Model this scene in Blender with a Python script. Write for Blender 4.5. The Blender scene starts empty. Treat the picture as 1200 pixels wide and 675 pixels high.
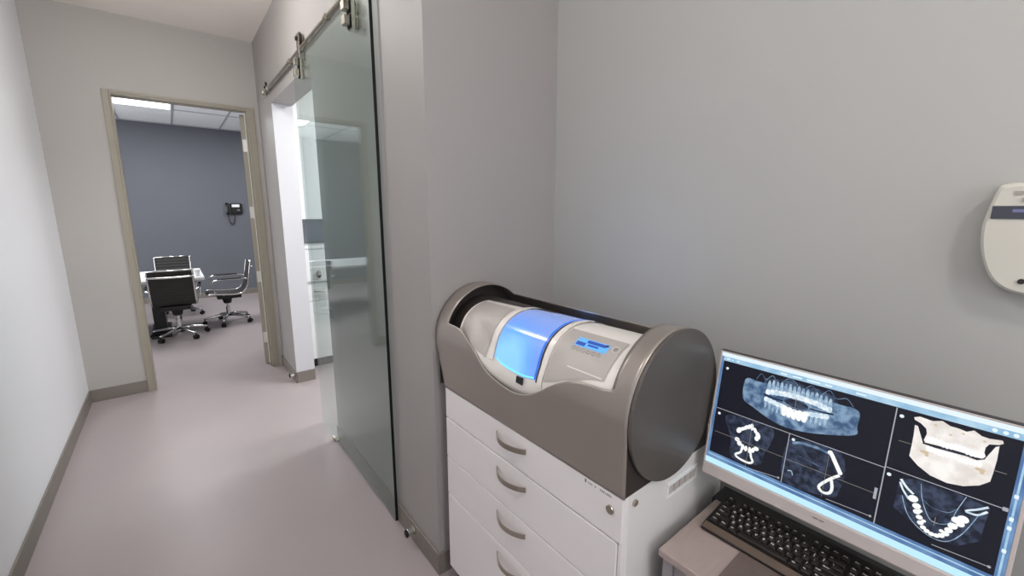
import bpy, bmesh, math, random
from mathutils import Vector, Matrix
random.seed(7)
SC = bpy.context.scene
COL = SC.collection
PI = math.pi
EYE = 1.57

# ------------------------------------------------------------------ materials
def srgb(r, g, b):
    def f(c):
        c /= 255.0
        return c / 12.92 if c <= 0.04045 else ((c + 0.055) / 1.055) ** 2.4
    return (f(r), f(g), f(b), 1.0)

def mat(name, rgb, rough=0.5, metal=0.0, noise=0.0, scale=8.0, bump=0.0, bscale=200.0, coat=0.0, spec=0.5, stretch=None):
    m = bpy.data.materials.new(name); m.use_nodes = True
    nt = m.node_tree; p = nt.nodes['Principled BSDF']
    c = srgb(*rgb)
    p.inputs['Base Color'].default_value = c
    p.inputs['Roughness'].default_value = rough
    p.inputs['Metallic'].default_value = metal
    p.inputs['Specular IOR Level'].default_value = spec
    p.inputs['Coat Weight'].default_value = coat
    tc = nt.nodes.new('ShaderNodeTexCoord')
    src = tc.outputs['Object']
    if stretch:
        mp = nt.nodes.new('ShaderNodeMapping'); mp.inputs['Scale'].default_value = stretch
        nt.links.new(src, mp.inputs['Vector']); src = mp.outputs['Vector']
    if noise:
        n = nt.nodes.new('ShaderNodeTexNoise'); n.inputs['Scale'].default_value = scale; n.inputs['Detail'].default_value = 4
        nt.links.new(src, n.inputs['Vector'])
        r = nt.nodes.new('ShaderNodeValToRGB')
        r.color_ramp.elements[0].position = 0.3; r.color_ramp.elements[1].position = 0.7
        r.color_ramp.elements[0].color = tuple(x * (1 - noise) for x in c[:3]) + (1,)
        r.color_ramp.elements[1].color = tuple(min(1, x * (1 + noise)) for x in c[:3]) + (1,)
        nt.links.new(n.outputs['Fac'], r.inputs['Fac']); nt.links.new(r.outputs['Color'], p.inputs['Base Color'])
    if bump:
        n2 = nt.nodes.new('ShaderNodeTexNoise'); n2.inputs['Scale'].default_value = bscale; n2.inputs['Detail'].default_value = 3
        nt.links.new(src, n2.inputs['Vector'])
        b = nt.nodes.new('ShaderNodeBump'); b.inputs['Strength'].default_value = bump; b.inputs['Distance'].default_value = 0.002
        nt.links.new(n2.outputs['Fac'], b.inputs['Height']); nt.links.new(b.outputs['Normal'], p.inputs['Normal'])
    return m

def emis(name, rgb, strength=1.0, rgb2=None, scale=60.0):
    m = bpy.data.materials.new(name); m.use_nodes = True
    nt = m.node_tree; p = nt.nodes['Principled BSDF']
    p.inputs['Base Color'].default_value = (0.01, 0.01, 0.012, 1)
    p.inputs['Roughness'].default_value = 0.25
    p.inputs['Specular IOR Level'].default_value = 0.2
    p.inputs['Emission Color'].default_value = srgb(*rgb)
    p.inputs['Emission Strength'].default_value = strength
    if rgb2:
        tc = nt.nodes.new('ShaderNodeTexCoord')
        n = nt.nodes.new('ShaderNodeTexNoise'); n.inputs['Scale'].default_value = scale; n.inputs['Detail'].default_value = 3
        nt.links.new(tc.outputs['Object'], n.inputs['Vector'])
        r = nt.nodes.new('ShaderNodeValToRGB')
        r.color_ramp.elements[0].position = 0.38; r.color_ramp.elements[1].position = 0.64
        r.color_ramp.elements[0].color = srgb(*rgb); r.color_ramp.elements[1].color = srgb(*rgb2)
        nt.links.new(n.outputs['Fac'], r.inputs['Fac']); nt.links.new(r.outputs['Color'], p.inputs['Emission Color'])
    return m

M = {}
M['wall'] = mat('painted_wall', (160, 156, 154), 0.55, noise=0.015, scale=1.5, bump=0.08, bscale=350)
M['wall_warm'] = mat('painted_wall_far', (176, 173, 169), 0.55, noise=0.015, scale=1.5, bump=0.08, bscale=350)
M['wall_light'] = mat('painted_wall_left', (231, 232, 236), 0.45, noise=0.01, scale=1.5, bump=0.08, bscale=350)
M['ceil'] = mat('painted_ceiling', (246, 240, 233), 0.8, noise=0.01, scale=3)
M['floor'] = mat('vinyl_floor', (163, 153, 154), 0.38, noise=0.025, scale=2.2, bump=0.05, bscale=500, spec=0.35)
M['base'] = mat('rubber_baseboard', (126, 119, 113), 0.5, noise=0.03, scale=6)
M['frame'] = mat('taupe_frame_paint', (152, 146, 132), 0.45, noise=0.02, scale=10)
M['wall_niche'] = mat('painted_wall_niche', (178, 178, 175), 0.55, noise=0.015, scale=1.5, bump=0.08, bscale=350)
M['reveal'] = mat('reveal_paint', (205, 206, 210), 0.5, noise=0.01, scale=3)
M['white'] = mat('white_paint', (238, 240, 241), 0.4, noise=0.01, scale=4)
M['blue'] = mat('slate_blue_wall', (101, 104, 112), 0.6, noise=0.04, scale=1.2)
M['tile'] = mat('ceiling_tile', (246, 248, 250), 0.9, noise=0.015, scale=40, bump=0.3, bscale=120)
M['grid'] = mat('ceiling_grid', (172, 176, 180), 0.6)
M['chrome'] = mat('polished_chrome', (222, 222, 222), 0.15, 1.0)
M['steel'] = mat('brushed_nickel', (186, 180, 168), 0.22, 1.0, noise=0.06, scale=30, stretch=(1, 1, 12))
M['black'] = mat('black_plastic', (18, 17, 18), 0.45, noise=0.05, scale=30)
M['rubber'] = mat('black_rubber', (12, 12, 12), 0.8)
M['mesh'] = mat('black_chair_mesh', (48, 46, 46), 0.75, noise=0.1, scale=90, bump=0.4, bscale=500)
M['shroud'] = mat('satin_gunmetal', (158, 150, 144), 0.30, 0.5, noise=0.03, scale=3)
M['cap'] = mat('smoked_disc', (84, 79, 75), 0.42, 0.0, noise=0.12, scale=5, spec=.6)
M['darkmetal'] = mat('dark_end_plate', (62, 56, 54), 0.45, 0.3, noise=0.04, scale=5)
M['body'] = mat('off_white_shell', (236, 231, 226), 0.3, noise=0.01, scale=4, coat=0.3)
M['silver'] = mat('silver_panel', (182, 176, 172), 0.42, 0.0, noise=0.03, scale=4)
M['cab'] = mat('cabinet_lacquer', (236, 232, 232), 0.38, noise=0.01, scale=3)
M['cabside'] = mat('cabinet_side_lacquer', (222, 220, 219), 0.4, noise=0.015, scale=3)
M['gap'] = mat('dark_grey_button', (40, 38, 38), 0.8)  # dark grey of the wall device's sensor button
M['desk'] = mat('taupe_laminate', (168, 152, 147), 0.42, noise=0.04, scale=14, stretch=(1, 8, 1))
M['deskside'] = mat('grey_laminate', (150, 144, 148), 0.5, noise=0.03, scale=12)
M['mat'] = mat('dark_desk_mat', (108, 95, 90), 0.55, noise=0.05, scale=60, bump=0.1)
M['kb'] = mat('black_keyboard_shell', (30, 26, 25), 0.35, noise=0.05, scale=20)
M['kbrim'] = mat('keyboard_front_rim', (98, 84, 74), 0.35, noise=0.05, scale=20)
M['key'] = mat('black_keycap', (34, 29, 27), 0.4, noise=0.05, scale=50)
M['legend'] = mat('keycap_legend', (240, 236, 230), 0.6)
M['bezel'] = mat('silver_bezel', (204, 195, 192), 0.35, 0.15, noise=0.02, scale=10)
M['darkbezel'] = mat('monitor_back', (52, 52, 56), 0.45, noise=0.03, scale=10)
M['clock'] = mat('ivory_plastic', (205, 202, 192), 0.4, noise=0.01, scale=6)
M['clocktrim'] = mat('grey_trim_plastic', (158, 152, 144), 0.5)
M['lcdgrey'] = emis('grey_lcd', (92, 94, 104), 0.5)
M['lcdlav'] = emis('lavender_lcd_text', (130, 132, 175), 0.7)
M['hinge'] = mat('satin_hinge_plate', (214, 212, 206), 0.3, 0.3)
M['led'] = emis('white_light_panel', (255, 252, 246), 3.2)
M['print'] = mat('grey_print', (130, 126, 126), 0.6)
M['paper'] = mat('white_paper', (240, 240, 240), 0.7)
M['tabletop'] = mat('white_table_laminate', (236, 238, 240), 0.25, noise=0.01, scale=4)
M['backsplash'] = mat('grey_backsplash', (128, 134, 142), 0.3, noise=0.06, scale=5)

# glass: clear tinted pane with real fresnel reflection
def glass_mat():
    m = bpy.data.materials.new('tinted_glass'); m.use_nodes = True
    nt = m.node_tree; nt.nodes.clear()
    o = nt.nodes.new('ShaderNodeOutputMaterial'); mx = nt.nodes.new('ShaderNodeMixShader')
    t = nt.nodes.new('ShaderNodeBsdfTransparent'); t.inputs['Color'].default_value = (0.86, 0.905, 0.895, 1)
    g = nt.nodes.new('ShaderNodeBsdfGlossy'); g.inputs['Roughness'].default_value = 0.0
    g.inputs['Color'].default_value = (0.93, 0.97, 0.96, 1)
    f = nt.nodes.new('ShaderNodeFresnel'); f.inputs['IOR'].default_value = 1.5
    geo = nt.nodes.new('ShaderNodeNewGeometry')
    # the fresnel node would flip to total reflection on back faces: feed it a normal facing the ray
    mt = nt.nodes.new('ShaderNodeMixRGB')
    inv = nt.nodes.new('ShaderNodeMath'); inv.operation = 'MULTIPLY_ADD'
    inv.inputs[1].default_value = -0.8333; inv.inputs[2].default_value = 1.5
    nt.links.new(geo.outputs['Backfacing'], inv.inputs[0]); nt.links.new(inv.outputs[0], f.inputs['IOR'])
    nt.nodes.remove(mt)
    nt.links.new(f.outputs[0], mx.inputs[0]); nt.links.new(t.outputs[0], mx.inputs[1]); nt.links.new(g.outputs[0], mx.inputs[2])
    nt.links.new(mx.outputs[0], o.inputs['Surface'])
    return m
M['glass'] = glass_mat()
M['glassedge'] = mat('dark_glass_edge', (8, 16, 15), 0.2)

# ------------------------------------------------------------------ geometry helpers
def obj(name, bm, m, parent=None, smooth=False, bevel=0.0, seg=2, solid=0.0, loc=None):
    me = bpy.data.meshes.new(name)
    bm.to_mesh(me); bm.free()
    o = bpy.data.objects.new(name, me); COL.objects.link(o)
    for x in (m if isinstance(m, (list, tuple)) else [m]): me.materials.append(x)
    if smooth:
        for p in me.polygons: p.use_smooth = True
    if solid:
        s = o.modifiers.new('thickness', 'SOLIDIFY'); s.thickness = solid; s.offset = 0
    if bevel:
        b = o.modifiers.new('bevel', 'BEVEL'); b.width = bevel; b.segments = seg; b.limit_method = 'ANGLE'; b.angle_limit = math.radians(40)
    if parent: o.parent = parent
    if loc: o.location = loc
    return o

def tag(o, label=None, cat=None, group=None, kind=None):
    if label: o['label'] = label
    if cat: o['category'] = cat
    if group: o['group'] = group
    if kind: o['kind'] = kind
    return o

def thing(name, label, cat, loc=(0, 0, 0), rz=0.0, group=None):
    o = bpy.data.objects.new(name, None); COL.objects.link(o)
    o.empty_display_size = 0.1
    o.location = loc; o.rotation_euler = (0, 0, rz)
    return tag(o, label, cat, group)

def struct(name, bm, m, **k):
    o = obj(name, bm, m, **k); o['kind'] = 'structure'; return o

def box(bm, x0, x1, y0, y1, z0, z1, mi=0):
    r = bmesh.ops.create_cube(bm, size=1.0)
    vs = r['verts']
    for v in vs:
        v.co = Vector((x0 + (v.co.x + .5) * (x1 - x0), y0 + (v.co.y + .5) * (y1 - y0), z0 + (v.co.z + .5) * (z1 - z0)))
    if mi:
        for f in {f for v in vs for f in v.link_faces}: f.material_index = mi
    return vs

def BX(*a):
    bm = bmesh.new()
    if isinstance(a[0], (list, tuple)):
        for q in a: box(bm, *q)
    else: box(bm, *a)
    return bm

def xf(vs, mtx):
    for v in vs: v.co = mtx @ v.co

def tube(bm, pts, r, n=10, closed=False):
    pts = [Vector(p) for p in pts]; rings = []
    N = len(pts); up = None
    for i, p in enumerate(pts):
        if closed: t = (pts[(i + 1) % N] - pts[i - 1]).normalized()
        elif i == 0: t = (pts[1] - p).normalized()
        elif i == N - 1: t = (p - pts[i - 1]).normalized()
        else: t = ((pts[i + 1] - p).normalized() + (p - pts[i - 1]).normalized()).normalized()
        if up is None:
            up = Vector((0, 0, 1)) if abs(t.z) < 0.9 else Vector((1, 0, 0))
        a = t.cross(up)
        if a.length < 1e-5: a = t.orthogonal()
        a.normalize(); b = a.cross(t).normalized(); up = b
        rr = r[i] if isinstance(r, (list, tuple)) else r
        rings.append([bm.verts.new(p + a * math.cos(2 * PI * k / n) * rr + b * math.sin(2 * PI * k / n) * rr) for k in range(n)])
    for i in range(N if closed else N - 1):
        A, B = rings[i], rings[(i + 1) % N]
        for k in range(n): bm.faces.new((A[k], A[(k + 1) % n], B[(k + 1) % n], B[k]))
    if not closed:
        bm.faces.new(list(reversed(rings[0]))); bm.faces.new(rings[-1])
    return [v for R_ in rings for v in R_]

def TB(pts, r, n=10, closed=False):
    bm = bmesh.new(); tube(bm, pts, r, n, closed); return bm

def smooth_path(pts, k=6):
    P = [Vector(p) for p in pts]; out = []
    for i in range(len(P) - 1):
        p0 = P[max(i - 1, 0)]; p1 = P[i]; p2 = P[i + 1]; p3 = P[min(i + 2, len(P) - 1)]
        for j in range(k):
            t = j / k
            out.append(0.5 * ((2 * p1) + (p2 - p0) * t + (2 * p0 - 5 * p1 + 4 * p2 - p3) * t * t + (-p0 + 3 * p1 - 3 * p2 + p3) * t ** 3))
    out.append(P[-1]); return out

def cyl(bm, c, r, h, axis='z', n=24, r2=None):
    """capped cylinder / cone centred on c along an axis"""
    r2 = r if r2 is None else r2
    c = Vector(c); d = {'x': Vector((1, 0, 0)), 'y': Vector((0, 1, 0)), 'z': Vector((0, 0, 1))}[axis]
    return tube(bm, [c - d * h / 2, c + d * h / 2], [r, r2], n)

def CY(c, r, h, axis='z', n=24, r2=None):
    bm = bmesh.new(); cyl(bm, c, r, h, axis, n, r2); return bm

def prism(bm, pts, off):
    """polygon (list of 3-D points) extruded by vector off"""
    off = Vector(off)
    A = [bm.verts.new(Vector(p)) for p in pts]; B = [bm.verts.new(Vector(p) + off) for p in pts]
    n = len(pts)
    bm.faces.new(A); bm.faces.new(list(reversed(B)))
    for i in range(n): bm.faces.new((A[i], B[i], B[(i + 1) % n], A[(i + 1) % n]))
    bmesh.ops.recalc_face_normals(bm, faces=bm.faces)

def PR(pts, off):
    bm = bmesh.new(); prism(bm, pts, off); return bm

def lerp_table(T, x):
    T = sorted(T)
    if x <= T[0][0]: return T[0][1]
    for (a, b), (c, d) in zip(T, T[1:]):
        if x <= c:
            t = (x - a) / (c - a); t = t
            return b + (d - b) * t
    return T[-1][1]

def smooth_table(T, x):
    """Catmull-Rom through the table"""
    T = sorted(T)
    if x <= T[0][0]: return T[0][1]
    if x >= T[-1][0]: return T[-1][1]
    for i in range(len(T) - 1):
        if T[i][0] <= x <= T[i + 1][0]:
            x0, y0 = T[i]; x1, y1 = T[i + 1]; h = x1 - x0; t = (x - x0) / h
            def slope(j):
                a = T[max(j - 1, 0)]; b = T[min(j + 1, len(T) - 1)]
                return (b[1] - a[1]) / (b[0] - a[0])
            m0, m1 = slope(i) * h, slope(i + 1) * h
            return (2 * t ** 3 - 3 * t * t + 1) * y0 + (t ** 3 - 2 * t * t + t) * m0 + (-2 * t ** 3 + 3 * t * t) * y1 + (t ** 3 - t * t) * m1

# ------------------------------------------------------------------ the setting
XL, XR, XN = -0.672, 0.758, 1.413       # left wall, corridor right wall, back wall of the niche
YF, YB = 4.718, 4.83                    # end wall: front and back faces
CEIL = 3.06
OPN = (2.872, 4.105)                    # opening with the sliding glass door, along Y
DH = 2.472
OPH = 2.435                             # opening and door height

struct('floor', BX(-2.8, 3.1, -1.7, 9.5, -0.08, 0.0), M['floor'])
struct('ceiling', BX((XL - .1, XR + .157, -1.7, YF, CEIL, CEIL + .08), (XR + .157, XN + .1, -1.7, 1.6, CEIL, CEIL + .08)), M['ceil'])
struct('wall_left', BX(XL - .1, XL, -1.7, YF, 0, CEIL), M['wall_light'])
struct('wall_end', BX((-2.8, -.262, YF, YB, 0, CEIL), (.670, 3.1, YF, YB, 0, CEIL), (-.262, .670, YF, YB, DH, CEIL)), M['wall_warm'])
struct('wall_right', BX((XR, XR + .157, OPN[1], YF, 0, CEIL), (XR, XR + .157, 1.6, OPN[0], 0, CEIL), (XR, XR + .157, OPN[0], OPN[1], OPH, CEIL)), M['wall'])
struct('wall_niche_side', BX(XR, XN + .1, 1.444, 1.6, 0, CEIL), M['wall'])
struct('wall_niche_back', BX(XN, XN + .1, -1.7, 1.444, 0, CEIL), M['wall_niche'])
struct('wall_behind', BX(XL - .1, XN + .1, -1.8, -1.7, 0, CEIL), M['wall_light'])

# baseboards: plain strips with softened edges
def baseboard(name, x0, x1, y0, y1):
    bm = bmesh.new(); box(bm, x0, x1, y0, y1, 0, .104)
    return struct(name, bm, M['base'], bevel=.003)
baseboard('baseboard_left', XL, XL + .010, -1.7, YF)
baseboard('baseboard_end', XL + .010, -.304, YF - .010, YF)
baseboard('baseboard_right', XR - .010, XR, 1.434, OPN[0] - .001)
baseboard('baseboard_right_far', XR - .010, XR, OPN[1] - .001, YF - .001)
baseboard('baseboard_jamb', XR, XR + .157, OPN[1] - .010, OPN[1])
baseboard('baseboard_niche_side', XR, XN, 1.434, 1.444)
baseboard('baseboard_niche_back', XN - .010, XN, -1.7, 1.43)

# door casing of the end wall: jamb lining, stops and face trim in one profile
bm = bmesh.new()
fx0, fx1, ft = -.304, .720, 2.492
for (a, b) in ((fx0, -.262), (.670, fx1)):
    box(bm, a, b, YF - .014, YF, 0, ft)
box(bm, -.262, .670, YF - .014, YF, DH, ft)
for (a, b) in ((-.262, -.250), (.661, .670)):
    box(bm, a, b, YF - .010, YB, 0, DH)
box(bm, -.250, .661, YF - .010, YB, DH - .013, DH)
box(bm, .649, .661, YF + .03, YF + .066, 0, DH - .013)
struct('trim_1', bm, M['frame'], bevel=.002)

# conference room shell
CZ = 2.97
struct('wall_conference_back', BX(-2.8, 3.1, 9.35, 9.47, 0, CZ + .1), M['blue'])
struct('wall_conference_left', BX(-2.8, -2.7, YB, 9.35, 0, CZ + .1), M['blue'])
struct('wall_conference_right', BX(2.3, 2.4, YB, 9.35, 0, CZ + .1), M['blue'])
bm = bmesh.new(); box(bm, -2.7, 2.3, YB, 9.35, CZ, CZ + .08)
struct('ceiling_conference', bm, M['tile'])
bm = bmesh.new()
for i in range(-4, 4):
    x = .205 + .655 * i
    box(bm, x - .012, x + .012, YB, 9.35, CZ - .006, CZ - .001)
for y in (5.36, 6.66, 7.96, 9.26):
    box(bm, -2.7, 2.3, y - .012, y + .012, CZ - .0062, CZ - .0012)
struct('trim_ceiling_grid', bm, M['grid'])
struct('baseboard_conference', BX(-2.7, 2.3, 9.335, 9.35, 0, .1), M['base'], bevel=.003)

# side room shell
struct('wall_side_room_right', BX(3.0, 3.1, 1.6, YF, 0, 3.0), M['white'])
struct('wall_side_room_near', BX(XR + .157, 3.0, 1.6, 1.7, 0, 3.0), M['white'])
struct('ceiling_side_room', BX(XR + .157, 3.0, 1.7, YF, 2.9, 3.0), M['ceil'])
# white paint on the reveal and on the room's own walls
struct('trim_reveal', BX((XR + .001, XR + .157, OPN[1] - .003, OPN[1] - .0005, .104, OPH), (XR + .001, XR + .157, OPN[0] + .0005, OPN[0] + .003, .0, OPH)), M['reveal'])
struct('wall_side_room_back', BX(XR + .157, 3.0, YF - .012, YF - .001, 0, 2.9), M['white'])

# ------------------------------------------------------------------ swinging door of the end wall, open into the conference room
door = thing('door_1', 'taupe hinged door standing open into the conference room', 'door', (.660, YB + .004, 0), math.radians(-107.0))
door['kind'] = 'structure'
# local: hinge at origin, leaf runs along -x, thickness along +y (closed); the rotation swings it open
obj('door_leaf', BX(-.895, -.002, -.046, -.002, .012, 2.448), M['frame'], door, bevel=.002)
for z in (.285, .915, 1.547, 2.17):
    bm = bmesh.new()
    box(bm, -.0018, -.0002, -.040, -.004, z - .055, z + .055)
    h = obj('hinge', bm, M['hinge'], door)
    bm = bmesh.new(); cyl(bm, (.004, .004, z), .0065, .11, 'z', 12)
    obj('hinge_pin', bm, M['steel'], h, smooth=False)
bm = bmesh.new()
cyl(bm, (-.83, -.052, 1.0), .026, .012, 'y'); tube(bm, smooth_path([(-.83, -.058, 1.0), (-.83, -.10, 1.0), (-.80, -.105, 1.0), (-.72, -.105, 1.0)], 4), .009, 10)
obj('door_handle', bm, M['steel'], door, smooth=True)
bm = bmesh.new(); box(bm, .652, .6605, YB - .012, YB + .002, .01, DH - .016)  # white strip put in for the light showing through the hinge gap
struct('trim_gap_light', bm, M['white'])

# ------------------------------------------------------------------ sliding glass door with its rail
GX = .738
gd = thing('sliding_glass_door', 'frameless tinted glass door sliding on a nickel rail along the corridor wall', 'glass door', (GX, 2.5, 0))
def rel(o, p):  # keep world coordinates under a parent that sits at p
    o.location = (-p[0], -p[1], -p[2]); return o
gl = gd.location
bm = bmesh.new(); box(bm, GX - .007, GX + .007, 1.85, 3.172, .012, 2.50)
for f in bm.faces: f.material_index = 1 if f.normal.y < -.5 else 0
rel(obj('glass_pane', bm, [M['glass'], M['glassedge']], gd), gl)
for hy in (2.99, 2.06):
    bm = bmesh.new()
    for sx in (-1, 1):
        box(bm, GX + sx * .0105 - .0033, GX + sx * .0105 + .0033, hy - .028, hy + .028, 2.365, 2.62)
    hg = rel(obj('roller_hanger', bm, M['steel'], gd, bevel=.002), gl)
    bm = bmesh.new()
    for z in (2.395, 2.455): box(bm, GX - .046, GX - .0185, hy - .019, hy + .019, z - .019, z + .019)
    obj('clamp_block', bm, M['steel'], hg, bevel=.003)
    bm = bmesh.new()
    for z in (2.395, 2.455): box(bm, GX - .0183, GX - .0140, hy - .025, hy + .025, z - .025, z + .025)
    obj('spacer_pad', bm, M['rubber'], hg)
    bm = bmesh.new(); cyl(bm, (GX, hy, 2.592), .040, .010, 'x', 28); cyl(bm, (GX, hy, 2.592), .012, .05, 'x', 16)
    obj('roller_wheel', bm, M['black'], hg, bevel=.002)

rl = thing('door_rail', 'round nickel rail mounted above the opening, carrying the glass door', 'rail', (XR, 2.6, 2.53))
gl = rl.location
rel(obj('rail_bar', CY((GX, 2.86, 2.533), .0135, 2.76, 'y', 20), M['steel'], rl, smooth=False), gl)
rel(obj('end_cap', CY((GX, 4.225, 2.533), .019, .05, 'y', 20), M['steel'], rl, bevel=.003), gl)
for y in (4.06, 3.26, 2.43, 1.72):
    bm = bmesh.new(); cyl(bm, (XR - .012, y, 2.533), .012, .026, 'x', 14); cyl(bm, (GX, y, 2.533), .0185, .03, 'y', 20)
    rel(obj('standoff', bm, M['steel'], rl), gl)
bm = bmesh.new()
cyl(bm, (GX - .006, 4.10, 2.575), .014, .012, 'x', 14)
rel(obj('stop_bolt', bm, M['rubber'], rl), gl)
rel(obj('stop_bolt', CY((GX - .006, 4.16, 2.562), .010, .012, 'x', 14), M['rubber'], rl), gl)
bm = bmesh.new(); cyl(bm, (GX, 4.12, 2.553), .006, .04, 'z', 10)
rel(obj('rail_stop', bm, M['steel'], rl), gl)

# floor guide and the two bumpers
fg = obj('floor_guide', BX((GX - .016, GX - .008, 2.84, 2.89, 0.0, .028), (GX + .008, GX + .016, 2.84, 2.89, 0.0, .028), (GX - .016, GX + .016, 2.84, 2.89, 0.0, .006)), M['steel'], bevel=.002)
tag(fg, 'small steel floor guide at the foot of the glass door', 'door guide')
def bumper(y, z, label):
    t = thing('door_bumper', label, 'door stop', (XR - .010, y, z))
    obj('bumper_post', CY((-.017, 0, 0), .0175, .034, 'x', 24), M['chrome'], t, bevel=.0015)
    obj('flange', CY((-.003, 0, 0), .021, .005, 'x', 24), M['steel'], t, bevel=.001)
    obj('rubber_tip', CY((-.0385, 0, 0), .018, .009, 'x', 24), M['rubber'], t, bevel=.002)
bumper(1.672, .070, 'chrome door stop with black tip on the baseboard nearest the drawer cabinet')
bumper(4.155, .066, 'chrome door stop with black tip on the baseboard beyond the doorway')

# ------------------------------------------------------------------ ceiling lights
def added_dome(x, y, e, label, r=.085, z=CEIL, group=None):  # added domes, out of view, to brighten the corridor
    t = thing('added_dome_light', label, 'ceiling light', (x, y, z))
    bm = bmesh.new(); tube(bm, [(r * math.cos(a * PI / 16), r * math.sin(a * PI / 16), -.003) for a in range(32)], .006, 8, True)
    obj('trim_ring', bm, M['white'], t, smooth=True)
    obj('dome_lens', CY((0, 0, -.018), r * .8, .036, 'z', 32, r * .96), M['led'], t, bevel=.006)
    l = bpy.data.lights.new('added_dome_lamp', 'AREA'); l.shape = 'DISK'; l.size = r * 1.9; l.energy = e * .6; l.color = (1, .975, .95)
    lo = bpy.data.objects.new('added_dome_lamp', l); COL.objects.link(lo); lo.location = (0, 0, -.04); lo.parent = t
    l = bpy.data.lights.new('ceiling_fill_lamp', 'POINT'); l.shadow_soft_size = .07; l.energy = e * 1.25; l.color = (1, .97, .94)  # added point light below each dome to brighten the ceiling
    lo = bpy.data.objects.new('ceiling_fill_lamp', l); COL.objects.link(lo); lo.location = (0, 0, -.16); lo.parent = t
    return t
added_dome(.04, 3.0, 11, 'added round dome light, out of view, in the middle of the corridor ceiling')
added_dome(-.30, .8, 6.6, 'added round dome light, out of view, overhead near the drawer cabinet')
added_dome(.45, -1.0, 11, 'added round dome light, out of view, behind the viewpoint')

def lightpanel(name, label, x0, x1, y0, y1, z, e):
    t = thing(name, label, 'ceiling light', ((x0 + x1) / 2, (y0 + y1) / 2, z))
    w, d = (x1 - x0) / 2, (y1 - y0) / 2
    obj('diffuser', BX(-w + .015, w - .015, -d + .015, d - .015, -.006, -.002), M['led'], t)
    obj('panel_frame', BX((-w, w, -d, -d + .015, -.01, 0), (-w, w, d - .015, d, -.01, 0), (-w, -w + .015, -d + .015, d - .015, -.01, 0), (w - .015, w, -d + .015, d - .015, -.01, 0)), M['white'], t)
    l = bpy.data.lights.new('panel_lamp', 'AREA'); l.shape = 'RECTANGLE'; l.size = w * 1.8; l.size_y = d * 1.8; l.energy = e; l.color = (.97, .985, 1)
    lo = bpy.data.objects.new('panel_lamp', l); COL.objects.link(lo); lo.location = (0, 0, -.02); lo.parent = t
lightpanel('troffer_light', 'white rectangular light panel in the tiled ceiling, seen through the doorway', -.438, .193, 6.68, 7.94, CZ - .006, 40)
lightpanel('troffer_light', 'white light panel in the tiled ceiling over the table\'s right side', 1.53, 2.15, 6.68, 7.94, CZ - .006, 35)
lightpanel('troffer_light', 'white light panel in the side room ceiling above the cabinets', 1.5, 2.7, 2.8, 3.4, 2.9, 52)

# unseen windows added as fill light: behind the viewpoint and in the conference room's left wall
def window(name, c, w, h, rot, e, col):
    rt = thing(name, 'unseen white framed window added as fill light', 'window', c); rt['kind'] = 'structure'; rt.rotation_euler = rot
    del rt['label'], rt['category']
    obj('fill_window_frame', BX((-w/2-.05, w/2+.05, -h/2-.05, -h/2, 0, .03), (-w/2-.05, w/2+.05, h/2, h/2+.05, 0, .03), (-w/2-.05, -w/2, -h/2, h/2, 0, .03), (w/2, w/2+.05, -h/2, h/2, 0, .03)), M['white'], rt)
    l = bpy.data.lights.new('window_fill_lamp', 'AREA'); l.shape = 'RECTANGLE'; l.size = w; l.size_y = h; l.energy = e; l.color = col
    lo = bpy.data.objects.new('window_fill_lamp', l); COL.objects.link(lo); lo.parent = rt; lo.location = (0, 0, .012); lo.rotation_euler = (PI, 0, 0)
window('fill_window_1', (.45, -1.70, 1.75), 1.2, 1.3, (-PI / 2, 0, 0), 13, (.93, .97, 1))
window('fill_window_2', (-2.70, 7.0, 1.5), 2.6, 1.5, (0, PI / 2, 0), 60, (.95, .98, 1))

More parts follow.
